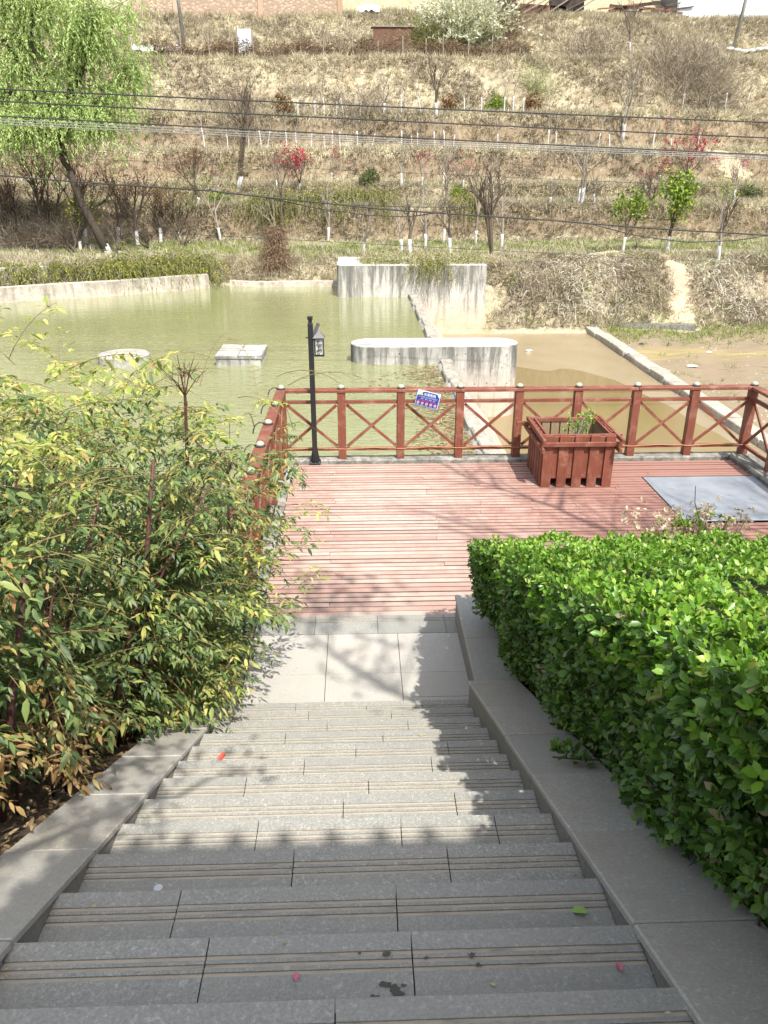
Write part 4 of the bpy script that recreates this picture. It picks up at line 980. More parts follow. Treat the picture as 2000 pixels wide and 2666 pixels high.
# dense inner foliage
n = 17000; y = rng.uniform(2.1,5.8,n); x = rng.uniform(-4.2,-1.4,n); z0 = np.clip(1.98-.507*(y-1.296), .12, 2.55)
z = z0+.25+(2.75-.33*np.maximum(0,y-4.3)-z0-.25)*rng.random(n); P = np.stack([x+.12*(z-z0), y, z], 1)
ok = np.linalg.norm(P-np.array(CAM), axis=1) > 1.7; P = P[ok]; n = len(P)
tag(link('inner_leaves', npmesh('inner_leaves', *scatter(*DIA, P, rv(n)+[.3,0,-.2], np.tile([0,0,1.],(n,1))+rv(n)*.5, rng.uniform(.045,.08,n), rng.uniform(.016,.03,n)), NAN_G, True, nan.location), nan), kind='stuff')
canes.build('canes', CANE, nan, smooth=True); tag(nan.children[-1], kind='stuff')
rach.build('leaf_stalks', STEM, nan); tag(nan.children[-1], kind='stuff')
for pts in ([(-1.55,2.55,1.35),(-1.42,2.6,1.95),(-1.31,2.6,2.33),(-1.27,2.6,2.5)], [(-1.5,3.7,.9),(-1.2,3.85,1.9),(-1.1,3.9,2.5)]):
    m = MB(); m.tube(pts, np.linspace(.017,.010,len(pts)), 7)
    for q in pts[1:-1]: m.lathe([(.008,-.014),(.021,-.004),(.021,.006),(.009,.016)], q, 7)
    m.build('thick_cane', CANE, nan, smooth=True)
# a few bare flower heads above the bush
for (bx_, by_, z0, z1) in ((-1.02,4.3,2.3,3.02),(-1.75,3.2,2.0,2.95),(-.98,5.2,1.5,2.2)):
    m = MB(); b = Vector((bx_,by_,z0)); t_ = Vector((bx_+.03,by_,z1-.28)); m.tube([b, t_], [.012,.009], 6)
    for i in range(8):
        a = i*.8; e_ = t_+Vector((math.cos(a)*random.uniform(.06,.2), math.sin(a)*.12, random.uniform(.1,.27))); m.tube([t_, (t_+e_)/2+Vector((0,0,.02)), e_], [.004,.003,.0015], 4)
        for j in range(3): m.tube([(t_+e_)/2, (t_+e_)/2+Vector((random.uniform(-.08,.08), random.uniform(-.05,.05), random.uniform(.03,.1)))], [.002,.001], 3)
    m.build('flower_stalk', CANE, nan)
# litter under the bush
n = 1600; y = rng.uniform(1.2,5.5,n); x = rng.uniform(-3.2,-1.3,n); P = np.stack([x, y, np.clip(1.98-.507*(y-1.296),.12,2.55)-.045+rng.random(n)*.03], 1)
tag(link('leaf_litter', npmesh('leaf_litter', *scatter(*NLEAF, P, rv(n)*[1,1,.3]-[0,0,.1], np.tile([0,0,1.],(n,1))+rv(n)*.4, rng.uniform(.04,.08,n)), DEADLF, True)), 'brown leaf litter in the left bed', 'leaf litter', kind='stuff')
n = 900; y = rng.uniform(.8,5.5,n); x = rng.uniform(1.17,1.4,n); P = np.stack([x, y, np.clip(1.98-.507*(y-1.296),.12,2.55)-.02+rng.random(n)*.04], 1)
tag(link('leaf_litter', npmesh('leaf_litter', *scatter(*HLEAF, P, rv(n)*[1,1,.3], np.tile([0,0,1.],(n,1))+rv(n)*.4, rng.uniform(.03,.06,n)), DEADLF, True)), 'dry leaf litter at the foot of the hedge', 'leaf litter', kind='stuff')

# ------------------------------------------------------------------ trees
def grow(p, d, ln, r, depth, tubes, tips, up=.15, spread=.6, kids=3, bend=.16, rnd=random):
    """recursive branching; tubes[(pts, radii, depth)]"""
    pts = [Vector(p)]; d = Vector(d).normalized(); seg = 4 if depth > 0 else 3
    for i in range(seg):
        d = (d+Vector((rnd.gauss(0,bend), rnd.gauss(0,bend), rnd.gauss(0,bend)+up*.25))).normalized(); pts.append(pts[-1]+d*ln/seg)
    rr = [r*(1-.5*i/seg) for i in range(seg+1)]
    if depth == 0: rr[-1] = r*.25
    tubes.append((pts, rr, depth))
    if depth == 0: tips.append((pts[-1], d)); tips.append((pts[-2], d)); return
    for k in range(kids+(1 if depth > 1 else 0)):
        t = rnd.uniform(.45,1.) if k else 1.; i = min(int(t*seg), seg-1); q = pts[i].lerp(pts[i+1], t*seg-i) if t < 1 else pts[-1]
        a = rnd.uniform(0, 6.28); o = d.orthogonal().normalized(); o = Matrix.Rotation(a, 3, d) @ o
        grow(q, d+o*spread*rnd.uniform(.5,1.2)*(.4 if k == 0 else 1), ln*rnd.uniform(.5,.8), r*.55, depth-1, tubes, tips, up, spread, kids, bend, rnd)
def put_tubes(tubes, sides=(3,4,5,6)):
    m = MB()
    for pts, rr, dp in tubes: m.tube(pts, rr, sides[min(dp,3)], 0, False)
    return m
def bare_tree(name, h, seed, loc, label, cat='tree', group=None, trunk=.09, lime=.9, kids=3, depth=3, clear=.35, spread=.55, leaf=None, bark=BARK, lean=(0,0), stems=1, leafn=3, leafs=.1, leafsp=.18):
    rd = random.Random(seed); e = empty(name, loc, label, cat, group); L0 = Vector(loc)-Vector((0,0,.12))
    tubes, tips = [], []; trk = MB(); base = MB()
    for s in range(stems):
        dv = Vector((lean[0]+rd.gauss(0,.03+.07*(stems>1)), lean[1]+rd.gauss(0,.04+.1*(stems>1)), 1)).normalized()
        b = L0+Vector((rd.gauss(0,.1),rd.gauss(0,.05),0))*(stems>1); ch = h*clear; pts = [b]
        for i in range(5): dv = (dv+Vector((rd.gauss(0,.035),rd.gauss(0,.035),0))).normalized(); pts.append(pts[-1]+dv*ch/5)
        lm = min(lime, ch*.9); tr = trunk*(1 if stems == 1 else .75)
        if lime:
            pb = [p for p in pts if (p-b).length < lm]; pb.append(b+(pts[-1]-b).normalized()*lm if (pts[-1]-b).length > lm else pts[-1])
            base.tube(pb, [tr*(1.25 if i == 0 else 1.06) for i in range(len(pb))], 8)
        trk.tube(pts, [tr*(1-.05*i) for i in range(6)], 7, 0, False)
        for k in range(kids):
            a = rd.uniform(0, 6.28); q = pts[-1] if k < 2 else pts[rd.randint(3,5)]
            grow(q, dv+Vector((math.cos(a), math.sin(a), 0))*spread*(.25 if k == 0 else rd.uniform(.6,1.2)), (h-ch)*rd.uniform(.42,.6), tr*.62, depth-1, tubes, tips, .2, spread, 3, .13, rd)
    trk.build('trunk', bark, e, smooth=True)
    if lime: base.build('whitewashed_base', LIME, e, smooth=True)
    put_tubes(tubes).build('crown', bark, e)
    if leaf:
        P = np.array([tuple(t[0]) for t in tips]); P = np.repeat(P, leafn, 0); n = len(P); r2 = np.random.default_rng(seed)
        P = P+r2.normal(size=(n,3))*leafsp
        link('foliage', npmesh('foliage', *scatter(*DIA, P, r2.normal(size=(n,3))-[0,0,.3], r2.normal(size=(n,3))+[0,0,.8], r2.uniform(.6,1.3,n)*leafs, r2.uniform(.4,.8,n)*leafs), leaf, False, loc), e); tag(e.children[-1], kind='stuff')
    return e
def at(x, y): return (x, y, float(hill(x, y)))
G1 = 'trees on the lowest terrace'
SPEC = [ # x, y, height, style, label
 (-17.94,45.84,1.9,'vase','small low-branched bare tree at far left of the pond bank'),
 (-15.46,44.7,2.2,'vase','low vase-shaped bare tree left of the leaning willow trunk'),
 (-13.4,46.06,2.2,'vase','low bare tree just right of the willow trunk foot'),
 (-13.2,49.18,4.9,'bud','bare tree with purplish buds and white base behind the willow'),
 (-14.9,51.24,4.3,'bud','purplish budding tree on the slope foot behind the willow'),
 (-16.5,50.06,4.3,'bud','purplish budding tree left of the willow trunk'),
 (-12.2,47.9,1.6,'vase','squat forked bare tree on grass near the draping shrubs'),
 (-12.3,51.3,3.6,'bud','slender budding tree with white base right of the willow'),
 (-10.53,49.4,2.7,'brush','wide twiggy low tree with fallen rusty litter below'),
 (-8.56,51.2,5.0,'leafy','slender tree with sparse pale green leaves'),
 (-18.85,50.28,4.4,'buddark','dark branching tree with reddish twigs left of the willow'),
 (-21.24,51.3,4.2,'buddark','dark reddish tree at the left picture edge'),
 (-20.66,48.18,4.4,'buddark','dark twiggy tree nearest the left picture edge'),
 (-5.19,51.0,3.3,'thin','thin whitewashed tree left of the vine-wrapped trunk'),
 (-1.81,50.72,3.4,'thin','whitewashed tree in front of the green hanging shrubs'),
 (.31,44.36,2.6,'thin','whitewashed sapling at left end of the abutment wall'),
 (2.45,45.18,3.3,'thin','very thin pale sapling behind the abutment wall'),
 (2.89,44.6,3.1,'dark','dark trunked sapling with white base behind the abutment wall'),
 (3.93,47.24,4.3,'thin','thin leaning tree behind the middle of the abutment wall'),
 (5.21,49.42,6.0,'thin','tall slender bare tree behind the abutment wall'),
 (5.18,45.36,3.0,'dark','dark sapling with white base near right end of the abutment wall'),
 (7.2,49.52,4.9,'thin','bare tree just left of the dark clump of trunks'),
 (7.39,43.84,4.8,'clump','dark multi-stemmed bare tree right of the abutment wall'),
 (8.53,47.92,4.4,'thin','pale leaning tree just right of the dark clump of trunks'),
 (15.03,45.44,3.4,'green','small tree with loose bright green crown, left of the pair'),
 (17.49,45.34,3.9,'greenbig','round bright green tree with white trunk above the footpath'),
 (19.31,42.56,4.6,'leafy','pale slender tree with white trunk right of the footpath'),
 (20.3,45.1,3.4,'dark','dark trunked tree behind the pale slender tree at right'),
 (14.0,51.96,4.4,'clumplt','tall pale double-stemmed bare tree on the right terrace'),
 (12.26,52.38,1.5,'thin','short white sapling left of the pale double-stemmed tree'),
 (15.0,52.14,2.0,'thin','white-based sapling right of the pale double-stemmed tree'),
 (18.59,51.98,2.4,'vase','small crooked tree above the round green tree'),
 (23.87,51.92,2.8,'thin','whitewashed thin tree at right edge of the second terrace'),
 (2.94,54.88,3.0,'thin','leaning white sapling right of the round dark bush'),
 (4.28,54.9,2.4,'red','small tree with a few red blossoms right of the leaning sapling'),
 (-5.31,55.62,2.6,'red','red budding tree at left of the red blossom pair'),
 (-1.64,55.18,2.6,'red','red blossom tree left of the round dark bush'),
 (-3.78,55.18,3.0,'redbig','bright red blossom tree in the middle of the left group'),
 (5.72,55.4,2.6,'thin','forked pale sapling beside the small green bush'),
 (22.0,55.4,3.5,'redbig','large bright red blossom tree on the right terraces'),
 (20.65,56.6,1.7,'red','small red blossom sapling left of the large red tree'),
 (19.12,54.72,1.6,'red','low branch of red blossom above the green tree'),
 (26.25,56.06,2.0,'red','faint red blossom shrub near the right picture edge'),
 (6.96,54.72,2.6,'red','red tipped sapling behind the small green bush'),
 (22.65,60.6,2.6,'red','red blossom tree on the upper right terrace'),
 (-7.78,55.46,6.8,'clump2','tall dark bare tree with white foot in the middle left'),
 (19.19,61.1,5.2,'clumplt','tall bare clump with three white stems on the upper terrace'),
 (5.77,61.92,4.4,'dark','dark bare tree in front of the upper slope'),
 (22.58,72.52,4.4,'dark','dark dead tree standing at the top of the hill'),
 (2.0,61.96,2.4,'thin','small bare tree on the upper terrace near the red shrubs'),
]
for i, (x, y, h, st, lab) in enumerate(SPEC):
    kw = dict(trunk=.085, lime=.95, kids=3, depth=3, clear=.38, bark=BARK_L)
    if st == 'vase': kw.update(trunk=.085, lime=.28, clear=.16, kids=5, spread=1.0, bark=BARK)
    if st == 'bud': kw.update(trunk=.11, lime=1.0, clear=.33, kids=5, bark=BARK, leaf=PURPLE, leafn=5, leafs=.10, leafsp=.2)
    if st == 'buddark': kw.update(trunk=.13, lime=.7, clear=.25, kids=6, bark=BARK, leaf=PURPLE, leafn=5, leafs=.09, leafsp=.25)
    if st == 'brush': kw.update(trunk=.07, lime=0, clear=.10, kids=8, spread=1.1, bark=BARK)
    if st == 'leafy': kw.update(leaf=CITRUS, leafn=3, leafs=.13, leafsp=.16, bark=BARK_L, trunk=.075)
    if st == 'dark': kw.update(bark=BARK, trunk=.11, kids=3)
    if st == 'clump': kw.update(bark=BARK, trunk=.13, stems=3, lime=0, clear=.45)
    if st == 'clump2': kw.update(bark=BARK, trunk=.13, stems=2, lime=1.1, clear=.5)
    if st == 'clumplt': kw.update(bark=BARK_L, trunk=.12, stems=3, lime=1.2, clear=.45)
    if st == 'green': kw.update(leaf=CITRUS, leafn=8, leafs=.2, leafsp=.2, clear=.36, bark=BARK, trunk=.075, lime=.95)
    if st == 'greenbig': kw.update(leaf=CITRUS, leafn=14, leafs=.21, leafsp=.22, clear=.42, bark=BARK, trunk=.1, lime=1.0, kids=4)
    if st == 'red': kw.update(leaf=BLOSSOM, leafn=1, leafs=.12, leafsp=.08, clear=.35, bark=BARK_L, trunk=.05, spread=.7)
    if st == 'redbig': kw.update(leaf=BLOSSOM, leafn=4, leafs=.15, leafsp=.07, clear=.2, bark=BARK, trunk=.07, spread=.8, kids=5)
    nm = {'red':'blossom_tree','redbig':'blossom_tree','green':'green_tree','greenbig':'green_tree'}.get(st, 'bare_tree')
    bare_tree(nm, h, 100+i, at(x, y), lab, group='trees scattered over the terraces', **kw)
# rows of whitewashed saplings
S4 = sorted([(-10.46,58.96),(-8.94,59.4),(-7.64,60.54),(-6.65,59.7),(-6.21,59.34),(-4.81,58.92),(-4.2,60.04),(-3.14,59.08),(-2.24,58.66),(-1.68,58.5),(-1.12,58.54),(-.52,59.16),(.07,58.74),(1.03,58.62),(3.14,59.54),(3.91,60.64),(4.33,60.78),(5.48,60.26),(6.28,60.76),(6.96,60.86),(10.19,61.22),(13.75,60.92),(14.28,60.68),(17.3,60.4),(17.99,59.9),(21.3,60.58),(24.85,61.2)])
S5 = sorted([(-4.18,62.16),(-2.94,61.94),(-2.28,61.98),(-1.4,62.06),(-.93,62.1),(.3,62.16),(3.27,62.34),(4.69,62.28),(7.96,63.6),(9.14,62.86),(10.79,62.78),(11.43,62.8),(12.14,62.52),(24.83,65.22),(26.91,65.36),(28.11,65.22),(30.16,66.1)])
protos = [bare_tree('sapling', 2.5+.25*i, 300+i, (0,0,-50), 'x', 'sapling', trunk=.046, lime=1.3+.15*(i%2), kids=3, depth=2, clear=.6, spread=.4, bark=BARK_L, lean=(random.gauss(0,.05),0)) for i in range(4)]
for row, txt, grp in ((S4, 'whitewashed sapling from the left in the long middle terrace row', 'saplings of the middle terrace row'), (S5, 'whitewashed sapling from the left in the upper terrace row', 'saplings of the upper terrace row')):
    for i, (x, y) in enumerate(row):
        o = dup(protos[random.randrange(4)], at(x, y), random.uniform(0, 6.28), random.uniform(.75,1.05), ORD[i]+' '+txt, 'sapling', grp); o.name = 'sapling'
for p in protos:
    for c in list(p.children): bpy.data.objects.remove(c)
    bpy.data.objects.remove(p)

# drooping strands: willow, forsythia, vines
def strands(n, org, dirs, lens, droop, step, leaf, mat, name, parent, lw=.35, wob=.1, stem=None, stemw=.012, tpl=DIA, seed=1, leafprob=1., down=True):
    r2 = np.random.default_rng(seed); seg = 10
    P = np.zeros((n, seg+1, 3)); P[:,0] = org; d = unit(np.asarray(dirs, float))
    for i in range(seg):
        d = unit(d+np.array([0,0,-1.])*(droop/seg)+r2.normal(size=(n,3))*wob); P[:,i+1] = P[:,i]+d*(lens/seg)[:,None]
    outp = []
    k = int(step); t = r2.random((n,k))*seg; i = np.minimum(t.astype(int), seg-1); f = (t-i)[...,None]; ar = np.arange(n)[:,None]
    Q = P[ar,i]*(1-f)+P[ar,i+1]*f; D = P[ar,i+1]-P[ar,i]; Q = Q.reshape(-1,3); D = unit(D.reshape(-1,3))+r2.normal(size=(n*k,3))*.55+(np.array([0,0,-.4]) if down else 0)
    sel = r2.random(len(Q)) < leafprob; Q, D = Q[sel], D[sel]
    if len(Q):
        L = leaf*r2.uniform(.6,1.4,len(Q)); outp = scatter(*tpl, Q, D, r2.normal(size=(len(Q),3)), L, L*lw)
        tag(link(name, npmesh(name, *outp, mat, False, parent.location), parent), kind='stuff')
    if stem:
        S = P[:,:-1:2].reshape(-1,3); E = P[:,2::2].reshape(-1,3); ln = np.linalg.norm(E-S, axis=1)
        V, F = scatter(*QUAD, S, E-S, r2.normal(size=(len(S),3)), ln*1.04, np.full(len(S), stemw))
        tag(link('stems', npmesh('stems', V, F, stem, False, parent.location), parent), kind='stuff')
    return P
# willow leaning over the pond
wl = at(-13.94, 45.84); wil = empty('willow_tree', wl, 'large leaning willow with fresh green drooping foliage', 'tree')
W0 = Vector(wl); B = lambda x, z, y=0: W0+Vector((x, y, z))
tr = [B(0,-.2), B(-.5,1.2), B(-1.05,2.5), B(-1.38,3.6), B(-1.5,4.3)]
m = MB(); m.tube(tr, [.29,.235,.205,.185,.175], 10); m.build('trunk', BARK_D, wil, smooth=True)
m = MB(); m.tube([B(0,-.2), B(-.22,.45), B(-.38,.85)], [.305,.255,.243], 10); m.build('whitewashed_base', LIME, wil, smooth=True)
limbs = [[tr[4], B(-2.05,5.4), B(-2.35,6.6), B(-2.9,8.5), B(-3.3,10.4), B(-3.2,12.2)], [tr[4], B(-1.7,5.3), B(-1.75,6.5), B(-.9,8.2), B(-.2,10.0,.5), B(.6,11.6,.8)], [B(-1.75,6.5), B(-2.0,8.2,-.6), B(-2.2,10.2,-.8), B(-1.8,12.4,-.5)],
         [B(-1.7,6.1), B(-.6,7.0,.4), B(1.0,7.8,.5), B(2.4,9.2,.4)], [B(-2.6,7.0), B(-4.2,8.2,-.3), B(-5.6,9.8,-.2), B(-6.4,11.2)], [B(-2.5,6.6), B(-4.0,7.2,.5), B(-5.8,7.6,.4)], [B(-1.2,7.4), B(.4,9.4,-.6), B(1.2,11.4,-.8)], [B(-3.0,9.0), B(-4.4,11.0,.3), B(-5.0,13.2,.2)], [B(-2.3,6.2), B(-3.7,6.9,.5), B(-5.2,6.7,.4), B(-6.4,6.2,.4)], [B(-1.75,6.3), B(-.7,6.7,-.6), B(.5,6.6,-.7)], [B(-2.2,6.0), B(-3.0,6.3,-.8), B(-3.9,6.2,-1.0)]]
m = MB(); 
for lb in limbs: m.tube(lb, np.linspace(.15,.035,len(lb)), 7)
sub = []
for i in range(120):
    lb = random.choice(limbs); j = random.randint(1, len(lb)-2); p = lb[j].lerp(lb[j+1], random.random()); a = random.uniform(0,6.28)
    e_ = p+Vector((math.cos(a)*random.uniform(.6,1.9), math.sin(a)*random.uniform(.5,1.5), random.uniform(.3,1.7))); m.tube([p, p.lerp(e_,.5)+Vector((0,0,.15)), e_], [.035,.025,.012], 4); sub.append((p, e_))
m.build('crown', BARK_D, wil, smooth=True)
n = 4600; org = np.array([tuple(a.lerp(b, random.uniform(.3,1.05))) for a, b in (random.choice(sub) for _ in range(n))])+rng.normal(size=(n,3))*.28
dirs = rng.normal(size=(n,3))*[1,1,.4]+[0,0,.45]
cl_ = np.sin(org[:,0]*1.7+org[:,2]*1.1)+np.sin(org[:,1]*2.1-org[:,2]*1.6+1)+rng.normal(0,.5,n); kp = cl_ > -1.2; org, dirs = org[kp], dirs[kp]; n = len(org)
strands(n, org, dirs, rng.uniform(.7,2.4,n)+1.2*(rng.random(n) < .15), 2.6, 31, .16, WILLOW, 'foliage', wil, .30, .12, STEM, .012, DIA, 5)
# forsythia draping over the left bank wall
for i, (x, y, n, wx) in enumerate(((-17.0,39.6,230,1.3),(-15.2,40.6,150,1.0),(-12.6,41.3,300,1.5),(-10.6,42.6,330,1.4),(-9.0,43.6,260,1.1))):
    z = float(hill(x, y)); e = empty('draping_shrub', (x, y, z), ORD[i]+' draping yellow-green shrub from the left along the pond wall', 'shrub', 'forsythia along the left pond wall')
    org = np.array([x, y+.7, max(z,-.7)+.35])+rng.normal(size=(n,3))*[wx*.6,.35,.16]
    strands(n, org, rng.normal(size=(n,3))*[.8,.5,.3]+[0,-.8,.75], rng.uniform(1.2,2.5,n), 2.7, 30, .095, FORS, 'foliage', e, .45, .1, BRUSH, .014, DIA, 20+i)
for i, (x, y, n, wx, lab) in enumerate(((-5.4,52.6,420,1.2,'dark green hanging shrub behind the vine-wrapped trunk'),(-2.6,53.0,520,1.5,'green hanging shrub cascading down the middle bank'),(-.2,53.0,520,1.5,'broad green hanging shrub left of the bare earth scar'),(1.6,52.9,260,1.0,'small hanging shrub at the edge of the earth scar'),(7.0,52.6,260,.9,'olive hanging shrub right of the bare earth scar'))):
    z = float(hill(x, y)); e = empty('hanging_shrub', (x, y, z), lab, 'shrub', 'hanging shrubs on the middle bank')
    org = np.array([x, y, z+.2])+rng.normal(size=(n,3))*[wx*.6,.3,.2]
    strands(n, org, rng.normal(size=(n,3))*[.8,.5,.3]+[0,-.7,.7], rng.uniform(1.0,2.6,n), 2.8, 22, .09, FORS, 'foliage', e, .45, .1, BRUSH, .016, DIA, 40+i)
# grass and forsythia on the abutment wall
e = empty('abutment_shrub', (2.6, 39.6, .02), 'tufty yellow-green shrub trailing over the abutment wall', 'shrub')
n = 1000; org = np.stack([rng.uniform(.15,6.2,n), rng.uniform(39.5,41.4,n), np.full(n,.02)], 1)
strands(n, org, rng.normal(size=(n,3))*[.6,.5,.2]+[0,-.15,1.], rng.uniform(.35,1.0,n), 1.2, 9, .075, FORS, 'foliage', e, .4, .12, STRAW, .015, DIA, 61)
n = 130; org = np.stack([3.6+rng.normal(0,.5,n), np.full(n,39.25), np.full(n,.08)], 1)
strands(n, org, rng.normal(size=(n,3))*[.7,.3,.3]+[0,-.5,.4], rng.uniform(.6,1.7,n), 3.0, 20, .07, FORS, 'trailing_foliage', e, .45, .08, BRUSH, .014, DIA, 62)
# vine wrapped trunk
x, y = -4.62, 50.2; z = float(hill(x, y)); bare_tree('bare_tree', 5.4, 777, (x, y, z), 'bare tree whose trunk rises from a mound of rusty vines', 'tree', 'trees scattered over the terraces', trunk=.075, lime=0, clear=.5, bark=BARK)
e = empty('vine_mound', (x, 46.2, float(hill(x,46.2))), 'mound of rusty dead vines hanging down the far pond bank', 'vines'); n = 1100; t = rng.random(n)
org = np.stack([x+rng.normal(0,1,n)*(.1+.45*(1-t)), 46.4-1.6*(1-t)+rng.normal(0,.15,n), -.1+1.5*t-1.1*(1-t)*.6], 1)
strands(n, org, rng.normal(size=(n,3))*[.6,.4,.3]+[0,-.4,.2], rng.uniform(.5,1.1,n), 2.2, 6, .1, VINE, 'foliage', e, .2, .22, VINE, .022, DIA, 63)
# bushes
def bush(name, x, y, rx, rz, n, mat, lab, ls=.16, seed=1, sub=.6):
    z = float(hill(x, y)); e = empty(name, (x, y, z), lab, 'bush'); r2 = np.random.default_rng(seed)
    cl = r2.normal(size=(26,3))*.42; cl[:,2] = np.abs(cl[:,2])*1.1
    P = cl[r2.integers(0,26,n)]+r2.normal(size=(n,3))*.2; nn = np.linalg.norm(P,axis=1); P = P/np.maximum(nn,1)[:,None]
    P = P*[rx,rx*.8,rz*1.1]+[x,y,z+rz*.25]
    tag(link('foliage', npmesh('foliage', *scatter(*DIA, P, r2.normal(size=(n,3))+[0,-.3,.3], r2.normal(size=(n,3))+[0,0,.7], ls*r2.uniform(.6,1.4,n), ls*.5*r2.uniform(.6,1.3,n)), mat, False, e.location), e), kind='stuff')
    m = MB()
    for i in range(9): m.tube([(x+random.gauss(0,.08), y+random.gauss(0,.08), z-.1), (x+random.gauss(0,.5)*rx, y+random.gauss(0,.4)*rx, z+rz*random.uniform(.4,1))], [.03,.012], 4)
    m.build('branches', BARK, e); return e
bush('round_bush', .77, 55.32, .72, .75, 1500, DARKG, 'round clipped dark green bush on the bank', .13, 1)
bush('green_bush', 6.74, 54.3, .7, .6, 700, CITRUS, 'small bright green bush right of the earth scar', .16, 2)
bush('green_bush', 26.16, 54.68, .8, .65, 700, DARKG, 'low dark green bush near the right picture edge', .16, 3)
bush('bronze_bush', -5.31, 62.9, .85, 1.0, 600, REDLF, 'bronze green bush at the left of the upper terrace', .18, 4)
bush('bronze_bush', 6.92, 63.2, .75, .9, 500, REDLF, 'sparse bronze bush left of the green one on the upper terrace', .18, 5)
bush('green_bush', 10.35, 64.6, .95, 1.0, 900, CITRUS, 'bright green bush in the middle of the upper terrace', .18, 6)
bush('bronze_bush', 13.4, 64.8, .85, 1.0, 700, REDLF, 'dark reddish bush right of the green one on the upper terrace', .18, 7)
bush('green_bush', -8.9, 53.1, .8, .5, 500, CITRUS, 'low patch of leafy green bush below the tall dark tree', .15, 8)
# upright brush
def brush(name, x, y, rx, h, n, mat, lab, seed, leafm=None, lf=.09, cat='shrub', sw=.02, leafp=1., k=10):
    z = float(hill(x, y)); e = empty(name, (x, y, z), lab, cat); r2 = np.random.default_rng(seed)
    org = np.array([x, y, z])+r2.normal(size=(n,3))*[rx*.4,rx*.25,0]; org[:,2] = hill(org[:,0], org[:,1])-.05
    strands(n, org, r2.normal(size=(n,3))*[.55,.4,.2]+[0,-.1,1.1], h*r2.uniform(.5,1.1,n), .5, k, lf, leafm or mat, 'foliage', e, .4, .12, mat, sw, DIA, seed, leafp if leafm else 0., False)
    return e
brush('grey_brush', 25.9, 67.2, 5.2, 3.2, 1500, BRUSH, 'wide grey twiggy thicket on the upper right slope', 71, sw=.026)
brush('grey_brush', 19.5, 71.2, 3.2, 2.6, 600, BRUSH, 'grey twiggy thicket beside the dead tree on the hill', 72, sw=.026)
brush('willow_shrub', 13.81, 66.5, 1.2, 2.6, 150, BRUSH, 'fresh pale green shrub on the upper slope', 73, WILLOW, .12)
brush('green_thicket', 5.9, 73.6, 2.0, 3.0, 420, BRUSH, 'olive green thicket left of the white blossom tree', 74, FORS, .14, k=12)
brush('white_blossom_tree', 9.3, 74.6, 1.8, 4.6, 400, BARK, 'white blossoming tree at the top of the hill', 75, WHITEB, .27, 'tree', k=40)
brush('brown_thicket', 12.6, 75.2, 1.6, 3.8, 320, VINE, 'brown twiggy thicket right of the white blossom tree', 76, sw=.03)
brush('grey_brush', -8.2, 62.2, 2.2, 2.4, 450, BRUSH, 'grey brush on the slope right of the willow', 77, sw=.026)
brush('grey_brush', .6, 62.4, 2.0, 2.2, 380, BRUSH, 'dark grey brush in the middle of the upper terrace', 78, sw=.026)
for i, (x, y) in enumerate(((-22.5,48.5),(-19.3,47.4),(-17.3,48.2),(-24.5,50.5))):
    brush('grey_brush', x, y, 1.6, 2.2, 320, BRUSH, ORD[i]+' tangled grey brush from the picture edge at far left', 80+i, PURPLE, .08, sw=.022, leafp=.35)
for i, (x, y, w_, lab) in enumerate(((9.2,42.4,1.6,'tangle of grey dead stems right of the abutment wall'),(11.6,42.0,2.0,'bleached tangle of dead stems in the middle of the right bank'),(14.2,42.2,1.6,'dead brown stems left of the footpath'),(19.4,41.8,1.8,'dead brown stems right of the footpath'),(23.0,42.0,2.2,'dense brown stems at the right picture edge'))):
    z = float(hill(x, y-1)); e = empty('stem_tangle', (x, y-1, z), lab, 'dead plants', 'dead stems on the right bank'); n = 620
    ox, oy = x+rng.normal(0,w_*.6,n), y-rng.uniform(-.6,2.4,n); org = np.stack([ox, oy, hill(ox, oy)+.15], 1)
    strands(n, org, rng.normal(size=(n,3))*[.8,.4,.3]+[0,-.5,.5], rng.uniform(.4,1.2,n), 2., 1, .1, BRUSH, 'foliage', e, .2, .2, [BRUSH,BLEACH,BRUSH,BLEACH,BRUSH][i], .03, DIA, 90+i)

# ------------------------------------------------------------------ grass (nobody could count it)
def grass(name, n, region, ln, wd, mat, label, accept, blades=6, lean=.7, seed=3):
    r2 = np.random.default_rng(seed); x = r2.uniform(region[0], region[1], n*4); y = r2.uniform(region[2], region[3], n*4)
    e_ = .12; sl = (hill(x, y+e_)-hill(x, y-e_))/(2*e_); p = accept(x, y, sl); sel = r2.random(n*4) < p; x, y, sl = x[sel][:n], y[sel][:n], sl[sel][:n]; n = len(x)
    z = hill(x, y); P = np.repeat(np.stack([x, y, z-.03], 1), blades, 0)+r2.normal(size=(n*blades,3))*[.09,.07,.0]
    g_ = np.repeat(np.stack([np.zeros(n), -np.clip(sl,0,2)*.5-.15, np.ones(n)*.75], 1), blades, 0)
    clump = np.repeat(r2.normal(size=(n,3))*.45, blades, 0)
    d = g_+clump+r2.normal(size=(n*blades,3))*lean*.6; d[:,2] = np.abs(d[:,2])*.8+.05
    L = np.repeat(r2.uniform(*ln, n), blades)*r2.uniform(.6,1.2,n*blades)
    T3 = np.array([(-.5,0,0),(.5,0,0),(.3,.6,0),(0,1,-.28),(-.3,.6,0)],float); F3 = np.array([(0,1,2),(0,2,4),(4,2,3)])
    V, F = scatter(*TRI, P, d, r2.normal(size=(n*blades,3))+[0,-.6,.8], L, np.full(n*blades, wd*1.25)*r2.uniform(.6,1.4,n*blades))
    return tag(link(name, npmesh(name, V, F, mat)), label, 'grass', kind='stuff')
def nz2(x, y, s=1.): return .5+.25*np.sin(x*.7*s+np.sin(y*.9*s)*1.7)+.25*np.sin(y*.8*s+x*.45*s+1.1)
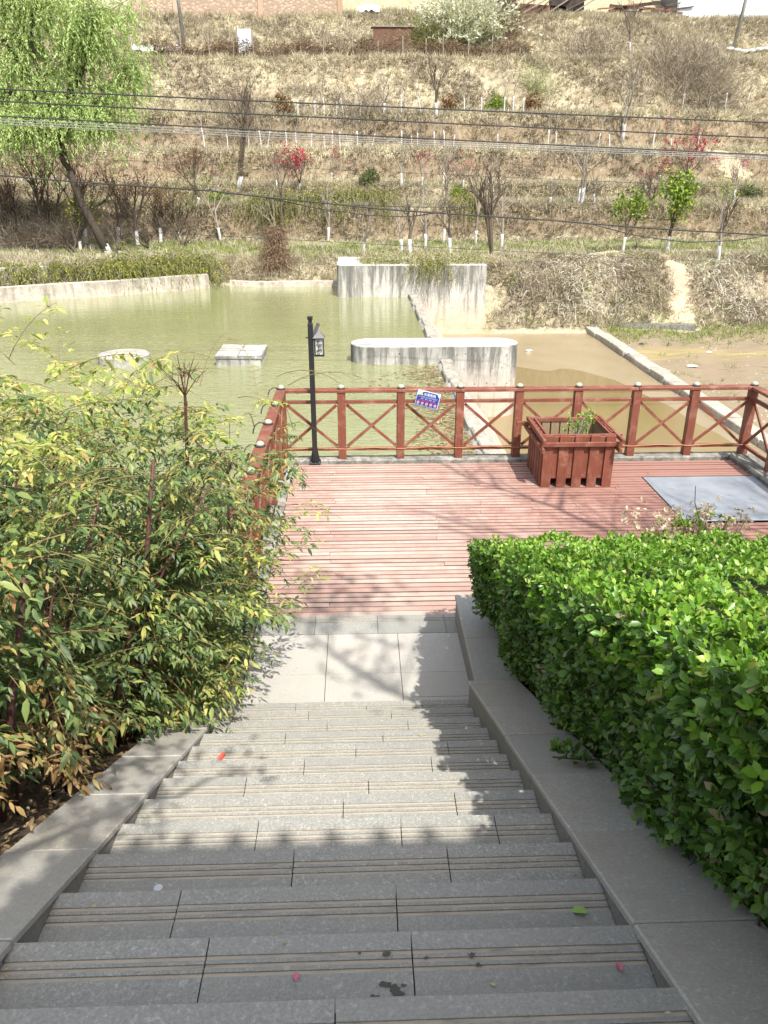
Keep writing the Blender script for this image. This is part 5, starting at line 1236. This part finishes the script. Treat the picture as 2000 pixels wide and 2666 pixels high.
def onpath(x, y):
    m_ = np.zeros_like(x, bool)
    for pts, wid in PATHS:
        P = np.array(pts)
        for (a, b), w_ in zip(zip(P[:-1], P[1:]), wid):
            ab = b-a; t = np.clip(((x-a[0])*ab[0]+(y-a[1])*ab[1])/(ab@ab), 0, 1); m_ |= np.hypot(x-a[0]-t*ab[0], y-a[1]-t*ab[1]) < w_*.9
    return m_
scar = lambda x, y: np.exp(-(((x-4.2)/2.4)**2+((y-52.0)/1.1)**2)) + np.exp(-(((x+15.5)/3.2)**2+((y-52.2)/1.2)**2)) + .8*np.exp(-(((x-9.5)/1.5)**2+((y-51.8)/.9)**2)) + .7*np.exp(-(((x-3)/5)**2+((y-55.2)/.5)**2))
block = lambda x, y: ((x > -1.2) & (x < 6.45) & (y < 43.7))
ww = lambda x, y: np.where(hill(x, y) > -1.35 - 1.7*(x > 6.3), 1., 0.)
gain = lambda x, y, s=.7: np.clip(1.25-(hill(x, y+s)-hill(x, y))/1.1, .42, 1)
a1 = lambda x, y, sl: np.where((y < 43.5) & (x > 6.3), np.clip(2.4*(nz2(x*1.7, y*1.9, 1.1)-.28), .08, 1), 1.)*gain(x, y)* np.where((sl < .3) & (y < 51.5) & (y > 45), .05, np.clip(.25+1.1*sl, .12, 1))*np.clip(1.15-scar(x, y), .03, 1)*(~onpath(x, y))*(~block(x, y))*ww(x, y)*np.clip(nz2(x,y)+.45,0.3,1)
grass('dry_grass', 42000, (-24, 34, 39, 57), (.22,.55), .028, STRAW, 'dry straw grass over the lower bank and terraces', a1, 7, .8, 3)
grass('dry_grass', 34000, (-30, 42, 57, 80), (.3,.7), .04, STRAW, 'dry straw grass over the upper hillside', lambda x, y, sl: gain(x, y, 1.)*np.clip(.3+.9*sl,.15,1)*(~onpath(x, y))*np.clip(nz2(x,y,.7)+.5,.4,1), 6, .8, 4)
grass('grey_weeds', 9000, (-24, 34, 39, 57), (.25,.6), .03, BRUSH, 'grey brown dead weeds among the lower dry grass', lambda x, y, sl: np.clip(.1+1.0*sl, .03, 1)*(~onpath(x, y))*(~block(x, y))*ww(x, y)*(nz2(x+5,y-3,1.4) > .5), 7, .9, 5)
grass('grey_weeds', 9000, (-30, 42, 57, 80), (.3,.7), .04, BRUSH, 'grey brown dead weeds on the upper slope', lambda x, y, sl: np.clip(.2+.8*sl,.1,1)*(nz2(x-4,y+2,.9) > .55), 6, .9, 6)
gflat = lambda x, y, sl: np.where(sl < .32, 1., .04)*(nz2(x+2, y*1.5, .8) > .30)*(~onpath(x, y))*(~block(x, y))*ww(x, y)
grass('green_grass', 26000, (-24, 34, 42, 57), (.14,.30), .026, GRASS, 'green spring grass on the lower terraces', gflat, 6, .7, 7)
grass('green_grass', 7000, (-30, 40, 57, 72), (.12,.25), .03, GRASS, 'green spring grass on the upper terraces', lambda x, y, sl: np.where(sl < .35, 1., .02)*(nz2(x+7, y, .9) > .38), 6, .7, 8)
# mud-flat weeds
r2 = np.random.default_rng(9); n = 9000; x = 12.3+r2.random(n)**1.3*22; y = r2.uniform(24, 40, n); keep = r2.random(n) < np.clip((y-34.5)/4,0,1)*np.clip(nz2(x,y,1.3)+.2,0,1)+.02
x, y = x[keep], y[keep]; n = len(x); P = np.repeat(np.stack([x, y, np.maximum(mudz(x, y), hill(x, y))], 1), 6, 0)+r2.normal(size=(n*6,3))*[.1,.1,0]
tag(link('weeds', npmesh('weeds', *scatter(*BLADE, P, r2.normal(size=(n*6,3))*.7+[0,0,.8], r2.normal(size=(n*6,3)), r2.uniform(.12,.4,n*6), np.full(n*6,.03)), GRASS)), 'weedy green and straw tufts on the mud flat', 'weeds', kind='stuff')
n = 420; x = r2.uniform(20.5,24.5,n); y = r2.uniform(36.2,39.5,n); P = np.stack([x, y, np.maximum(mudz(x,y),hill(x,y))], 1)
tag(link('dry_reeds', npmesh('dry_reeds', *scatter(*BLADE, P, r2.normal(size=(n,3))*[.6,.3,.2]+[.3,-.1,.8], r2.normal(size=(n,3)), r2.uniform(.5,1.2,n), np.full(n,.05)), STRAW)), 'bent dry reeds at the right edge of the mud flat', 'reeds', kind='stuff')
STONE = m_simple('pebble', (.33,.29,.235), .9, .2, 0, .3, 8)
n = 1500; x = 12.2+r2.random(n)*16; y = r2.uniform(20,38.5,n); sel = nz2(x, y, 1.7) > .5; x, y = x[sel], y[sel]; n = len(x)
OCT = (np.array([(1,0,0),(0,1,0),(-1,0,0),(0,-1,0),(0,0,.7),(0,0,-.4)],float)*.5, np.array([(0,1,4),(1,2,4),(2,3,4),(3,0,4)]))
tag(link('gravel', npmesh('gravel', *scatter(*OCT, np.stack([x,y,mudz(x,y)],1), r2.normal(size=(n,3))*[1,1,.1], np.tile([0,0,1.],(n,1)), r2.uniform(.03,.14,n), r2.uniform(.03,.14,n)), STONE)), 'scattered pebbles on the mud flat', 'gravel', kind='stuff')
LIT = m_simple('white_litter', (.7,.69,.66), .7)
for i, (x, y, s, lab) in enumerate(((13.5,30.6,.5,'flat white sheet of litter on the mud flat'),(20.5,29.2,.6,'long pale scrap of litter at right of the mud flat'),(11.6,32.6,.45,'crumpled white bag lying on the stone kerb'),(12.9,34.9,.3,'dark crumpled bag near the top of the kerb'),(7.6,34.2,.35,'small white scrap on the wet mud'),(15.2,33.0,.3,'small white scrap beside the yellow puddle'))):
    m = MB(); z = float(mudz(np.array(x), np.array(y)))+(.22 if i == 2 else .02)
    q = [(x+s*.5*math.cos(a)*random.uniform(.6,1.1), y+s*.35*math.sin(a)*random.uniform(.6,1.1), z+random.uniform(0,.05)) for a in np.arange(0, 6.28, .7)]
    m.add(q+[(x, y, z+.12*s+.03)], [(j, (j+1) % len(q), len(q)) for j in range(len(q))]); tag(m.build('litter', LIT if i != 3 else BLACK), lab, 'litter')

# ------------------------------------------------------------------ things along the top of the hill
fen = empty('garden_fence', (-6, 70.2, 12.6), 'rough post and twig fence overgrown with brown vines', 'fence')
fx = np.arange(-17.5, 14, 1.9); 
for i, x in enumerate(fx):
    x = x+random.uniform(-.4,.4); z = float(hill(x, 70.4)); h = random.uniform(1.1,1.9); m = MB(); m.tube([(x,70.4,z-.2),(x+random.uniform(-.12,.12),70.4,z+h)], .055, 6); m.build('post', BARK_L, fen)
n = 7000; x = rng.uniform(-17,14,n); z = hill(x, np.full(n,70.7)); hh = (1.0+.35*np.sin(x*1.1)+.2*np.sin(x*2.7))*rng.random(n)
strands(n, np.stack([x, 70.7+rng.normal(0,.2,n), z+hh], 1), rng.normal(size=(n,3))*[1,.3,.7], rng.uniform(.4,1.1,n), 1.0, 2, .1, VINE, 'vines', fen, .3, .25, VINE, .03, DIA, 95)
def pole(x, y, h, lab, lean=0.):
    z = float(hill(x, y)); e = empty('utility_pole', (x, y, z), lab, 'utility pole'); m = MB(); m.tube([(x,y,z-.3),(x+lean,y,z+h)], [.15,.11], 12); m.build('shaft', CONC_W, e, smooth=True)
    m = MB(); m.bx(x+lean*.9-.6, x+lean*.9+.6, y-.05, y+.05, z+h-1.1, z+h-1.0); m.build('crossarm', GREYM, e)
    m = MB(); m.tube([(x+lean*.52-.02,y,z+h*.52),(x+lean*.52+.02,y,z+h*.52+.12)], .19, 10); m.build('clamp', GREYM, e)
pole(-14.06, 73.9, 9.5, 'concrete utility pole on the upper left slope', -.5)
pole(31.82, 74.1, 9.5, 'concrete utility pole beside the white shed at right', 1.2)
BRK = []
g = G('brick'); BRICKM = g.out(g.ramp(g.orand(), [(0, (.34,.22,.15)), (.5, (.45,.32,.23)), (1, (.55,.43,.33))]), .9, None, .2)
g = G('rubble_wall'); p = g.pos(); vo = g.n('TexVoronoi', None, {'Vector': g.scale(p,1,1,1.6), 'Scale': 3.2}).outputs
RUB = g.out(g.mix(g.ramp(vo[0], [(.25,0.),(.5,1.)]), (.52,.40,.30), (.36,.27,.2)), .95, g.bump(vo[0], .6, .05), .1)
def at_top(x, y): return float(hill(x, y))
e = empty('compound_wall', (-9.4, 79, 17.2), 'long pale brown rubble wall along the hilltop', 'wall')
for i, (a, b, dz) in enumerate(((-19.5,-15.5,.0),(-15.45,-8.2,.35),(-8.15,-1.3,.5))):
    m = MB(); m.bx(a, b, 79.0, 79.4, 16.6, 18.4+dz); m.build('wall_section', RUB, e)
    m = MB(); m.bx(a-.04, b+.0, 78.95, 79.45, 18.4+dz+.002, 18.52+dz); m.build('wall_cap', BARK, e)
for x in (-15.48,-8.18,-1.28):
    m = MB(); m.bx(x-.22, x+.22, 78.9, 79.42, 16.6, 19.1); m.build('pillar', BRICKM, e)
SHEET = m_simple('white_corrugated_sheet', (.66,.70,.76), .45, .4, 0, .06, 2)
e = empty('white_shed', (33, 80, 17.3), 'white corrugated metal shed at the top right', 'shed')
m = MB(); n = 60; prof = [(28.6+9*i/n, 79.6+(.03 if i % 2 else 0)) for i in range(n+1)]
m.add([(x, y, z) for z in (16.5, 20.5) for x, y in prof], [(i, i+1, n+2+i, n+1+i) for i in range(n)]); m.build('corrugated_wall', SHEET, e)
m = MB(); m.bx(28.55, 37.7, 79.7, 84, 16.5, 20.4); m.build('frame', GREYM, e); m = MB(); m.bx(28.3, 37.9, 79.3, 84.3, 20.5, 20.62); m.build('roof', SHEET, e)
HUTB = m_simple('brown_sheet', (.15,.085,.06), .85, .2, 0, .3, 3); RUST = m_simple('rust_red_sheet', (.22,.09,.06), .8, .3, 0, .4, 3); DKBR = m_simple('dark_timber', (.06,.045,.04), .9, .2, 0, .5, 3)
e = empty('ruined_shed', (15.5, 79.5, 17.3), 'collapsed rust-brown shed on the hilltop beside the blossom', 'shed')
for (x0, x1, z0, z1, mt, tl) in ((12.3,14.2,16.7,18.4,DKBR,.0),(14.0,18.6,16.7,17.95,HUTB,.05),(17.2,20.2,17.5,18.6,DKBR,-.08)):
    m = MB(); m.box(((x0+x1)/2, 79.6, (z0+z1)/2), (x1-x0, .5, z1-z0), Matrix.Rotation(tl, 3, 'Y')); m.build('sheet', mt, e)
for i in range(7):
    x = 12.6+i*1.1; m = MB(); m.beam((x, 79.2, 17.3), (x+random.uniform(.8,2.4), 79.2, 18.3+random.uniform(0,.5)), .09, .09); m.build('beam', BARK if i % 2 else BARK_L, e)
e = empty('timber_pile', (25, 79.6, 17.3), 'pile of dark boards and rusty bars left of the white shed', 'timber pile')
for i in range(26):
    x = random.uniform(20.8, 27.6); z = 16.85+random.uniform(.1,1.2); m = MB(); m.beam((x, 79.3+random.uniform(0,.6), z), (x+random.uniform(1.2,3), 79.5, z+random.uniform(-.25,.3)), .1, random.choice((.1,.25))); m.build('board', random.choice((RUST,RUST,DKBR,BARK)), e)
PANEL = m_simple('white_panel', (.72,.78,.84), .4, .4, 0, .05, 3)
e = empty('garden_door', (-9.05, 73.6, at_top(-9.05,73.6)), 'white door panel standing upright by the garden fence', 'door panel'); z = at_top(-9.05,73.6)
m = MB(); m.bx(-9.6,-8.52,73.55,73.62,z+.05,z+1.75); m.build('leaf_panel', PANEL, e, bevel=.02)
for x in (-9.68,-8.44): m = MB(); m.bx(x-.05, x+.05, 73.53, 73.64, z-.1, z+1.95); m.build('jamb', BARK_L, e)
TARP = m_simple('grey_white_tarp', (.62,.62,.62), .6, .3, 0, .1, 2)
for (x, y, w_, lab) in ((-16.6,70.6,1.0,'crumpled white tarp beside the willow top'),(-15.0,71.6,1.3,'pale tarp over a heap by the left fence end'),(1.2,78.8,1.2,'white sheeting at the right end of the rubble wall')):
    z = at_top(x, y); m = MB(); k = 9; q = [(x+w_*(i/(k-1)-.5)*1.6, y+(j-1.)*.5, z+.9+random.uniform(-.15,.15)-.5*abs(j-1)) for j in range(3) for i in range(k)]
    m.add(q, [(j*k+i, j*k+i+1, (j+1)*k+i+1, (j+1)*k+i) for j in range(2) for i in range(k-1)]); tag(m.build('tarp', TARP, smooth=True), lab, 'tarp')
e = empty('roof_scrap', (3.6, 73.2, at_top(3.6,73.2)), 'rusty brown sheet hut in the fence line', 'hut'); z = at_top(3.0,73.0)
m = MB(); m.bx(1.5,4.6,72.9,73.1,z,z+1.5); m.build('sheet', HUTB, e); m = MB(); m.bx(1.3,4.8,72.8,73.9,z+1.502,z+1.58); m.build('roof', BARK_L, e)
BAG = m_simple('white_sandbag', (.68,.67,.64), .9, .2, 0, .1, 6); k = 0
for i in range(11):
    x = 31.4+.62*i; z = at_top(x, 73.7); m = MB(); m.lathe([(.05,-.16),(.26,-.1),(.30,0),(.26,.1),(.05,.15)], (0,0,0), 10)
    o = m.build('sandbag', BAG, smooth=True); o.location = (x, 73.6, z+.16); o.scale = (1.15,.8,1); tag(o, ORD[i]+' white sandbag from the pole in the row at right', 'sandbag', 'row of sandbags at right')

# ------------------------------------------------------------------ overhead cables crossing the view
def cable(a, b, sag, r, mat, lab, y=22., n=26):
    m = MB(); pts = [(a[0]+(b[0]-a[0])*t, y, a[1]+(b[1]-a[1])*t-sag*4*t*(1-t)) for t in np.linspace(0,1,n)]
    m.tube(pts, r, 6); return tag(m.build('overhead_cable', mat, smooth=True), lab, 'cable', 'overhead cables over the pond')
def ext(p, q, x0=-34, x1=36):
    s = (q[1]-p[1])/(q[0]-p[0]); return (x0, p[1]+s*(x0-p[0])), (x1, p[1]+s*(x1-p[0]))
for p, q, r, mat, lab, yy in (((-8.79,6.15),(10.63,5.45),.017,CABLE,'topmost black cable of the overhead lines',22.),((-8.84,5.9),(10.7,5.11),.017,CABLE,'second black cable from the top',22.3),((-8.9,5.58),(10.78,4.71),.017,CABLE,'third black cable just above the grey bundle',22.6),
      ((-8.9,5.52),(10.78,4.70),.011,CABLE_G,'upper grey wire of the pale bundle',22.9),((-8.92,5.47),(10.79,4.66),.011,CABLE_G,'middle grey wire of the pale bundle',23.1),((-8.93,5.42),(10.8,4.62),.011,CABLE_G,'lower grey wire of the pale bundle',23.3),
      ((-9.37,2.76),(11.39,1.69),.006,CABLE,'thin lowest wire above the grass terrace',22.),((-9.37,4.45),(11.0,3.64),.005,CABLE,'thin beaded string across the middle terraces',22.5)):
    a, b = ext(p, q); cable(a, b, .0 if r < .008 else .25, r, mat, lab, yy)
def poly_cable(pts, r, lab, y=22.):
    P = np.array(pts); t = np.linspace(0, len(P)-1, 60); from_ = lambda c: np.interp(t, range(len(P)), P[:,c])
    x, z = from_(0), from_(1); k = np.ones(5)/5; zz = np.convolve(np.pad(z, 2, 'edge'), k, 'valid')
    m = MB(); m.tube([(a, y, b) for a, b in zip(x, zz)], r, 6); tag(m.build('overhead_cable', CABLE, smooth=True), lab, 'cable', 'overhead cables over the pond')
poly_cable([(-34,5.3),(-20,4.55),(-9.2,3.93),(-3.9,3.58),(-2.2,3.42),(0.7,3.13),(5.3,2.84),(8.2,2.62),(11,2.48),(20,2.2),(36,1.8)], .02, 'thick sagging black cable across the lower hillside')
poly_cable([(-2.4,3.42),(-1.0,3.14),(0.3,2.98),(1.4,2.94),(2.4,3.08),(3.0,3.2)], .012, 'slack black cable loop hanging below the thick cable', 22.05)
poly_cable([(-2.4,3.44),(-.4,3.24),(1.6,3.18),(3.1,3.18)], .009, 'thin slack cable just under the thick cable', 22.1)
poly_cable([(6.2,2.78),(7.6,2.45),(9.0,2.28),(10.4,2.33),(12.2,2.6),(16,2.9)], .013, 'slack black cable loop at the right', 21.95)

# ------------------------------------------------------------------ bare tree beside the stairs, out of the frame, that dapples the deck
bt = bare_tree('shade_tree', 8.6, 555, (6.9, 1.6, 1.5), 'bare tree right of the stairs dappling the deck', 'tree', trunk=.14, lime=.9, kids=6, depth=4, clear=.30, spread=.75, bark=BARK, leaf=PURPLE, leafn=2, leafs=.07, leafsp=.12)

m = MB(); lb = [Vector(q) for q in ((6.8,1.6,5.0),(5.2,.6,7.2),(3.6,-.3,8.3),(2.85,-.15,8.5),(2.3,.3,8.6),(1.85,.9,8.7),(1.95,1.9,8.8))]
m.tube(lb, [.09,.07,.05,.042,.034,.025,.012], 7)
for i in range(34):
    j = random.randint(1, 5); p = lb[j].lerp(lb[j+1], random.random()); e_ = p+Vector((random.uniform(-.7,.7), random.uniform(-.3,1.1), random.uniform(.1,.9))); m.tube([p, p.lerp(e_,.5)+Vector((random.uniform(-.1,.1),0,.08)), e_], [.018,.011,.004], 4)
    if i % 2: m.tube([p.lerp(e_,.5), p.lerp(e_,.5)+Vector((random.uniform(-.5,.5), random.uniform(-.2,.6), random.uniform(0,.5)))], [.009,.003], 3)
lb = [Vector(q) for q in ((6.7,1.6,4.2),(6.0,2.6,5.6),(5.2,3.6,6.6),(4.4,4.8,7.2),(3.4,5.8,7.6))]
m.tube(lb, [.09,.07,.05,.035,.015], 7)
for i in range(38):
    j = random.randint(0, 3); p = lb[j].lerp(lb[j+1], random.random()); e_ = p+Vector((random.uniform(-1.2,1.0), random.uniform(-.4,1.3), random.uniform(.1,1.2))); m.tube([p, p.lerp(e_,.5)+Vector((random.uniform(-.1,.1),0,.08)), e_], [.022,.013,.004], 4)
    m.tube([p.lerp(e_,.5), p.lerp(e_,.5)+Vector((random.uniform(-.6,.6), random.uniform(-.2,.6), random.uniform(0,.6)))], [.01,.003], 3)
m.build('limbs', BARK, bt)
P = np.array([[2.1+random.gauss(0,.32), 1.55+random.gauss(0,.38), 8.75+random.gauss(0,.2)] for _ in range(150)]+[[random.uniform(2.0,3.4), random.uniform(-.3,.8), 8.6+random.gauss(0,.3)] for _ in range(30)])
r_ = rosettes(P, rv(len(P)), 5, (.05,.09), (.5,1.4)); tag(link('leaves', npmesh('leaves', *scatter(*HLEAF, *r_), PURPLE, True, bt.location), bt), kind='stuff')
# leafy tree behind the viewer that dapples the left coping
ct = bare_tree('shade_tree', 5.2, 556, (-2.0, -1.6, 2.5), 'leafy tree behind the head of the stairs', 'tree', trunk=.11, lime=.9, kids=4, depth=3, clear=.4, spread=.7, bark=BARK)
P = []
for c, sp_, k in (((-.15,1.0,4.95),(.16,.4,.22),70),((-.05,.1,5.4),(.2,.4,.25),80),((-.2,-.5,5.6),(.25,.35,.25),70),((.42,.95,4.9),(.17,.2,.12),16)):
    for _ in range(k): P.append([random.gauss(c[i], sp_[i]*.8) for i in range(3)])
P = np.array(P); P = P[~((P[:,2]-3.87) < P[:,1]*.36)]
r_ = rosettes(P, rv(len(P))+[0,0,.3], 5, (.05,.085), (.5,1.4))
tag(link('leaves', npmesh('leaves', *scatter(*NLEAF, *r_), HEDGE_O, True, ct.location), ct), kind='stuff')
m = MB()
for e_ in ((-.15,1.0,4.95),(-.05,.1,5.4),(-.2,-.5,5.6),(.42,.95,4.9)): m.tube([(-2.0,-1.6,4.4), (-1.0,-.9+.3*e_[1],5.2), e_], [.05,.03,.01], 5)
m.build('limbs', BARK, ct)
# long dry grass hanging over the terrace lips
r2 = np.random.default_rng(41); x = r2.uniform(-26,36,260000); y = r2.uniform(43,70,260000); sl = (hill(x,y+.12)-hill(x,y-.12))/.24; ahead = hill(x,y+.6)-hill(x,y)
sel = (sl > .9) & (ahead < .45) & (~block(x,y)) & (~onpath(x,y)) & (scar(x,y) < .5); x, y = x[sel][:5200], y[sel][:5200]; n = len(x)
e = empty('hanging_grass', (0, 55, 2)); tag(e, 'pale dry grass hanging over the terrace lips', 'grass', kind='stuff')
strands(n, np.stack([x, y, hill(x,y)+.05], 1), r2.normal(size=(n,3))*[.5,.3,.2]+[0,-.6,.35], r2.uniform(.4,1.0,n), 3.2, 1, .1, STRAW, 'blades', e, .2, .12, STRAW, .032, DIA, 42, 0.)
r2 = np.random.default_rng(51); cx = r2.uniform(7,27,26); cy = r2.uniform(39.4,43.2,26); i = np.repeat(np.arange(26), 130); x = cx[i]+r2.normal(0,.42,len(i)); y = cy[i]+r2.normal(0,.28,len(i)); sel = ~onpath(x, y); x, y = x[sel], y[sel]; n = len(x)
tag(link('bank_weeds', npmesh('bank_weeds', *scatter(*DIA, np.stack([x, y, hill(x,y)+.12*r2.random(n)], 1), r2.normal(size=(n,3))+[0,-.3,.8], r2.normal(size=(n,3)), r2.uniform(.1,.28,n), r2.uniform(.03,.09,n)), GRASS)), 'green weed patches on the right bank', 'weeds', kind='stuff')
# more scrub on the risers
r2 = np.random.default_rng(31); sx, sy = [], []
for yy, nn in ((51.7,16),(55.1,12),(58.1,14),(61.9,14),(66,16),(75,14),(44.3,10)):
    for _ in range(nn): sx.append(r2.uniform(-22,32)); sy.append(yy+r2.normal(0,.35 if yy < 63 else 1.2))
sx, sy = np.array(sx), np.array(sy); sel = ~(((sx > -1.6) & (sx < 7) & (sy < 45)) | ((sx > 14.5) & (sx < 18.5) & (sy < 47)) | ((sx < -6) & (sy < 46)))
sx, sy = sx[sel], sy[sel]; n = len(sx)*70; i = np.repeat(np.arange(len(sx)), 70); ox = sx[i]+r2.normal(0,.55,n); oy = sy[i]+r2.normal(0,.22,n)
e = empty('scrub', (0, 55, 2)); tag(e, 'scrubby grey-brown undergrowth along the terrace banks', 'scrub', kind='stuff')
strands(n, np.stack([ox, oy, hill(ox, oy)+.1], 1), r2.normal(size=(n,3))*[.8,.4,.4]+[0,-.4,.5], r2.uniform(.35,1.0,n), 1.6, 1, .1, VINE, 'twigs', e, .2, .22, BRUSH, .03, DIA, 32, 0.)
for i, (x, y, h) in enumerate(((-23.0,49.2,4.2),(-22.2,47.2,3.4),(-19.6,51.6,4.6),(-17.6,51.9,4.0),(-11.2,51.8,3.8),(-10.0,52.6,3.4),(-15.9,47.0,3.0))):
    bare_tree('bare_tree', h, 900+i, at(x, y), ORD[i]+' reddish twiggy tree from the left in the thicket round the willow', 'tree', 'thicket round the willow', trunk=.09, lime=.6, clear=.22, kids=6, bark=BARK, leaf=PURPLE if i % 2 else FORS, leafn=5, leafs=.1, leafsp=.28)
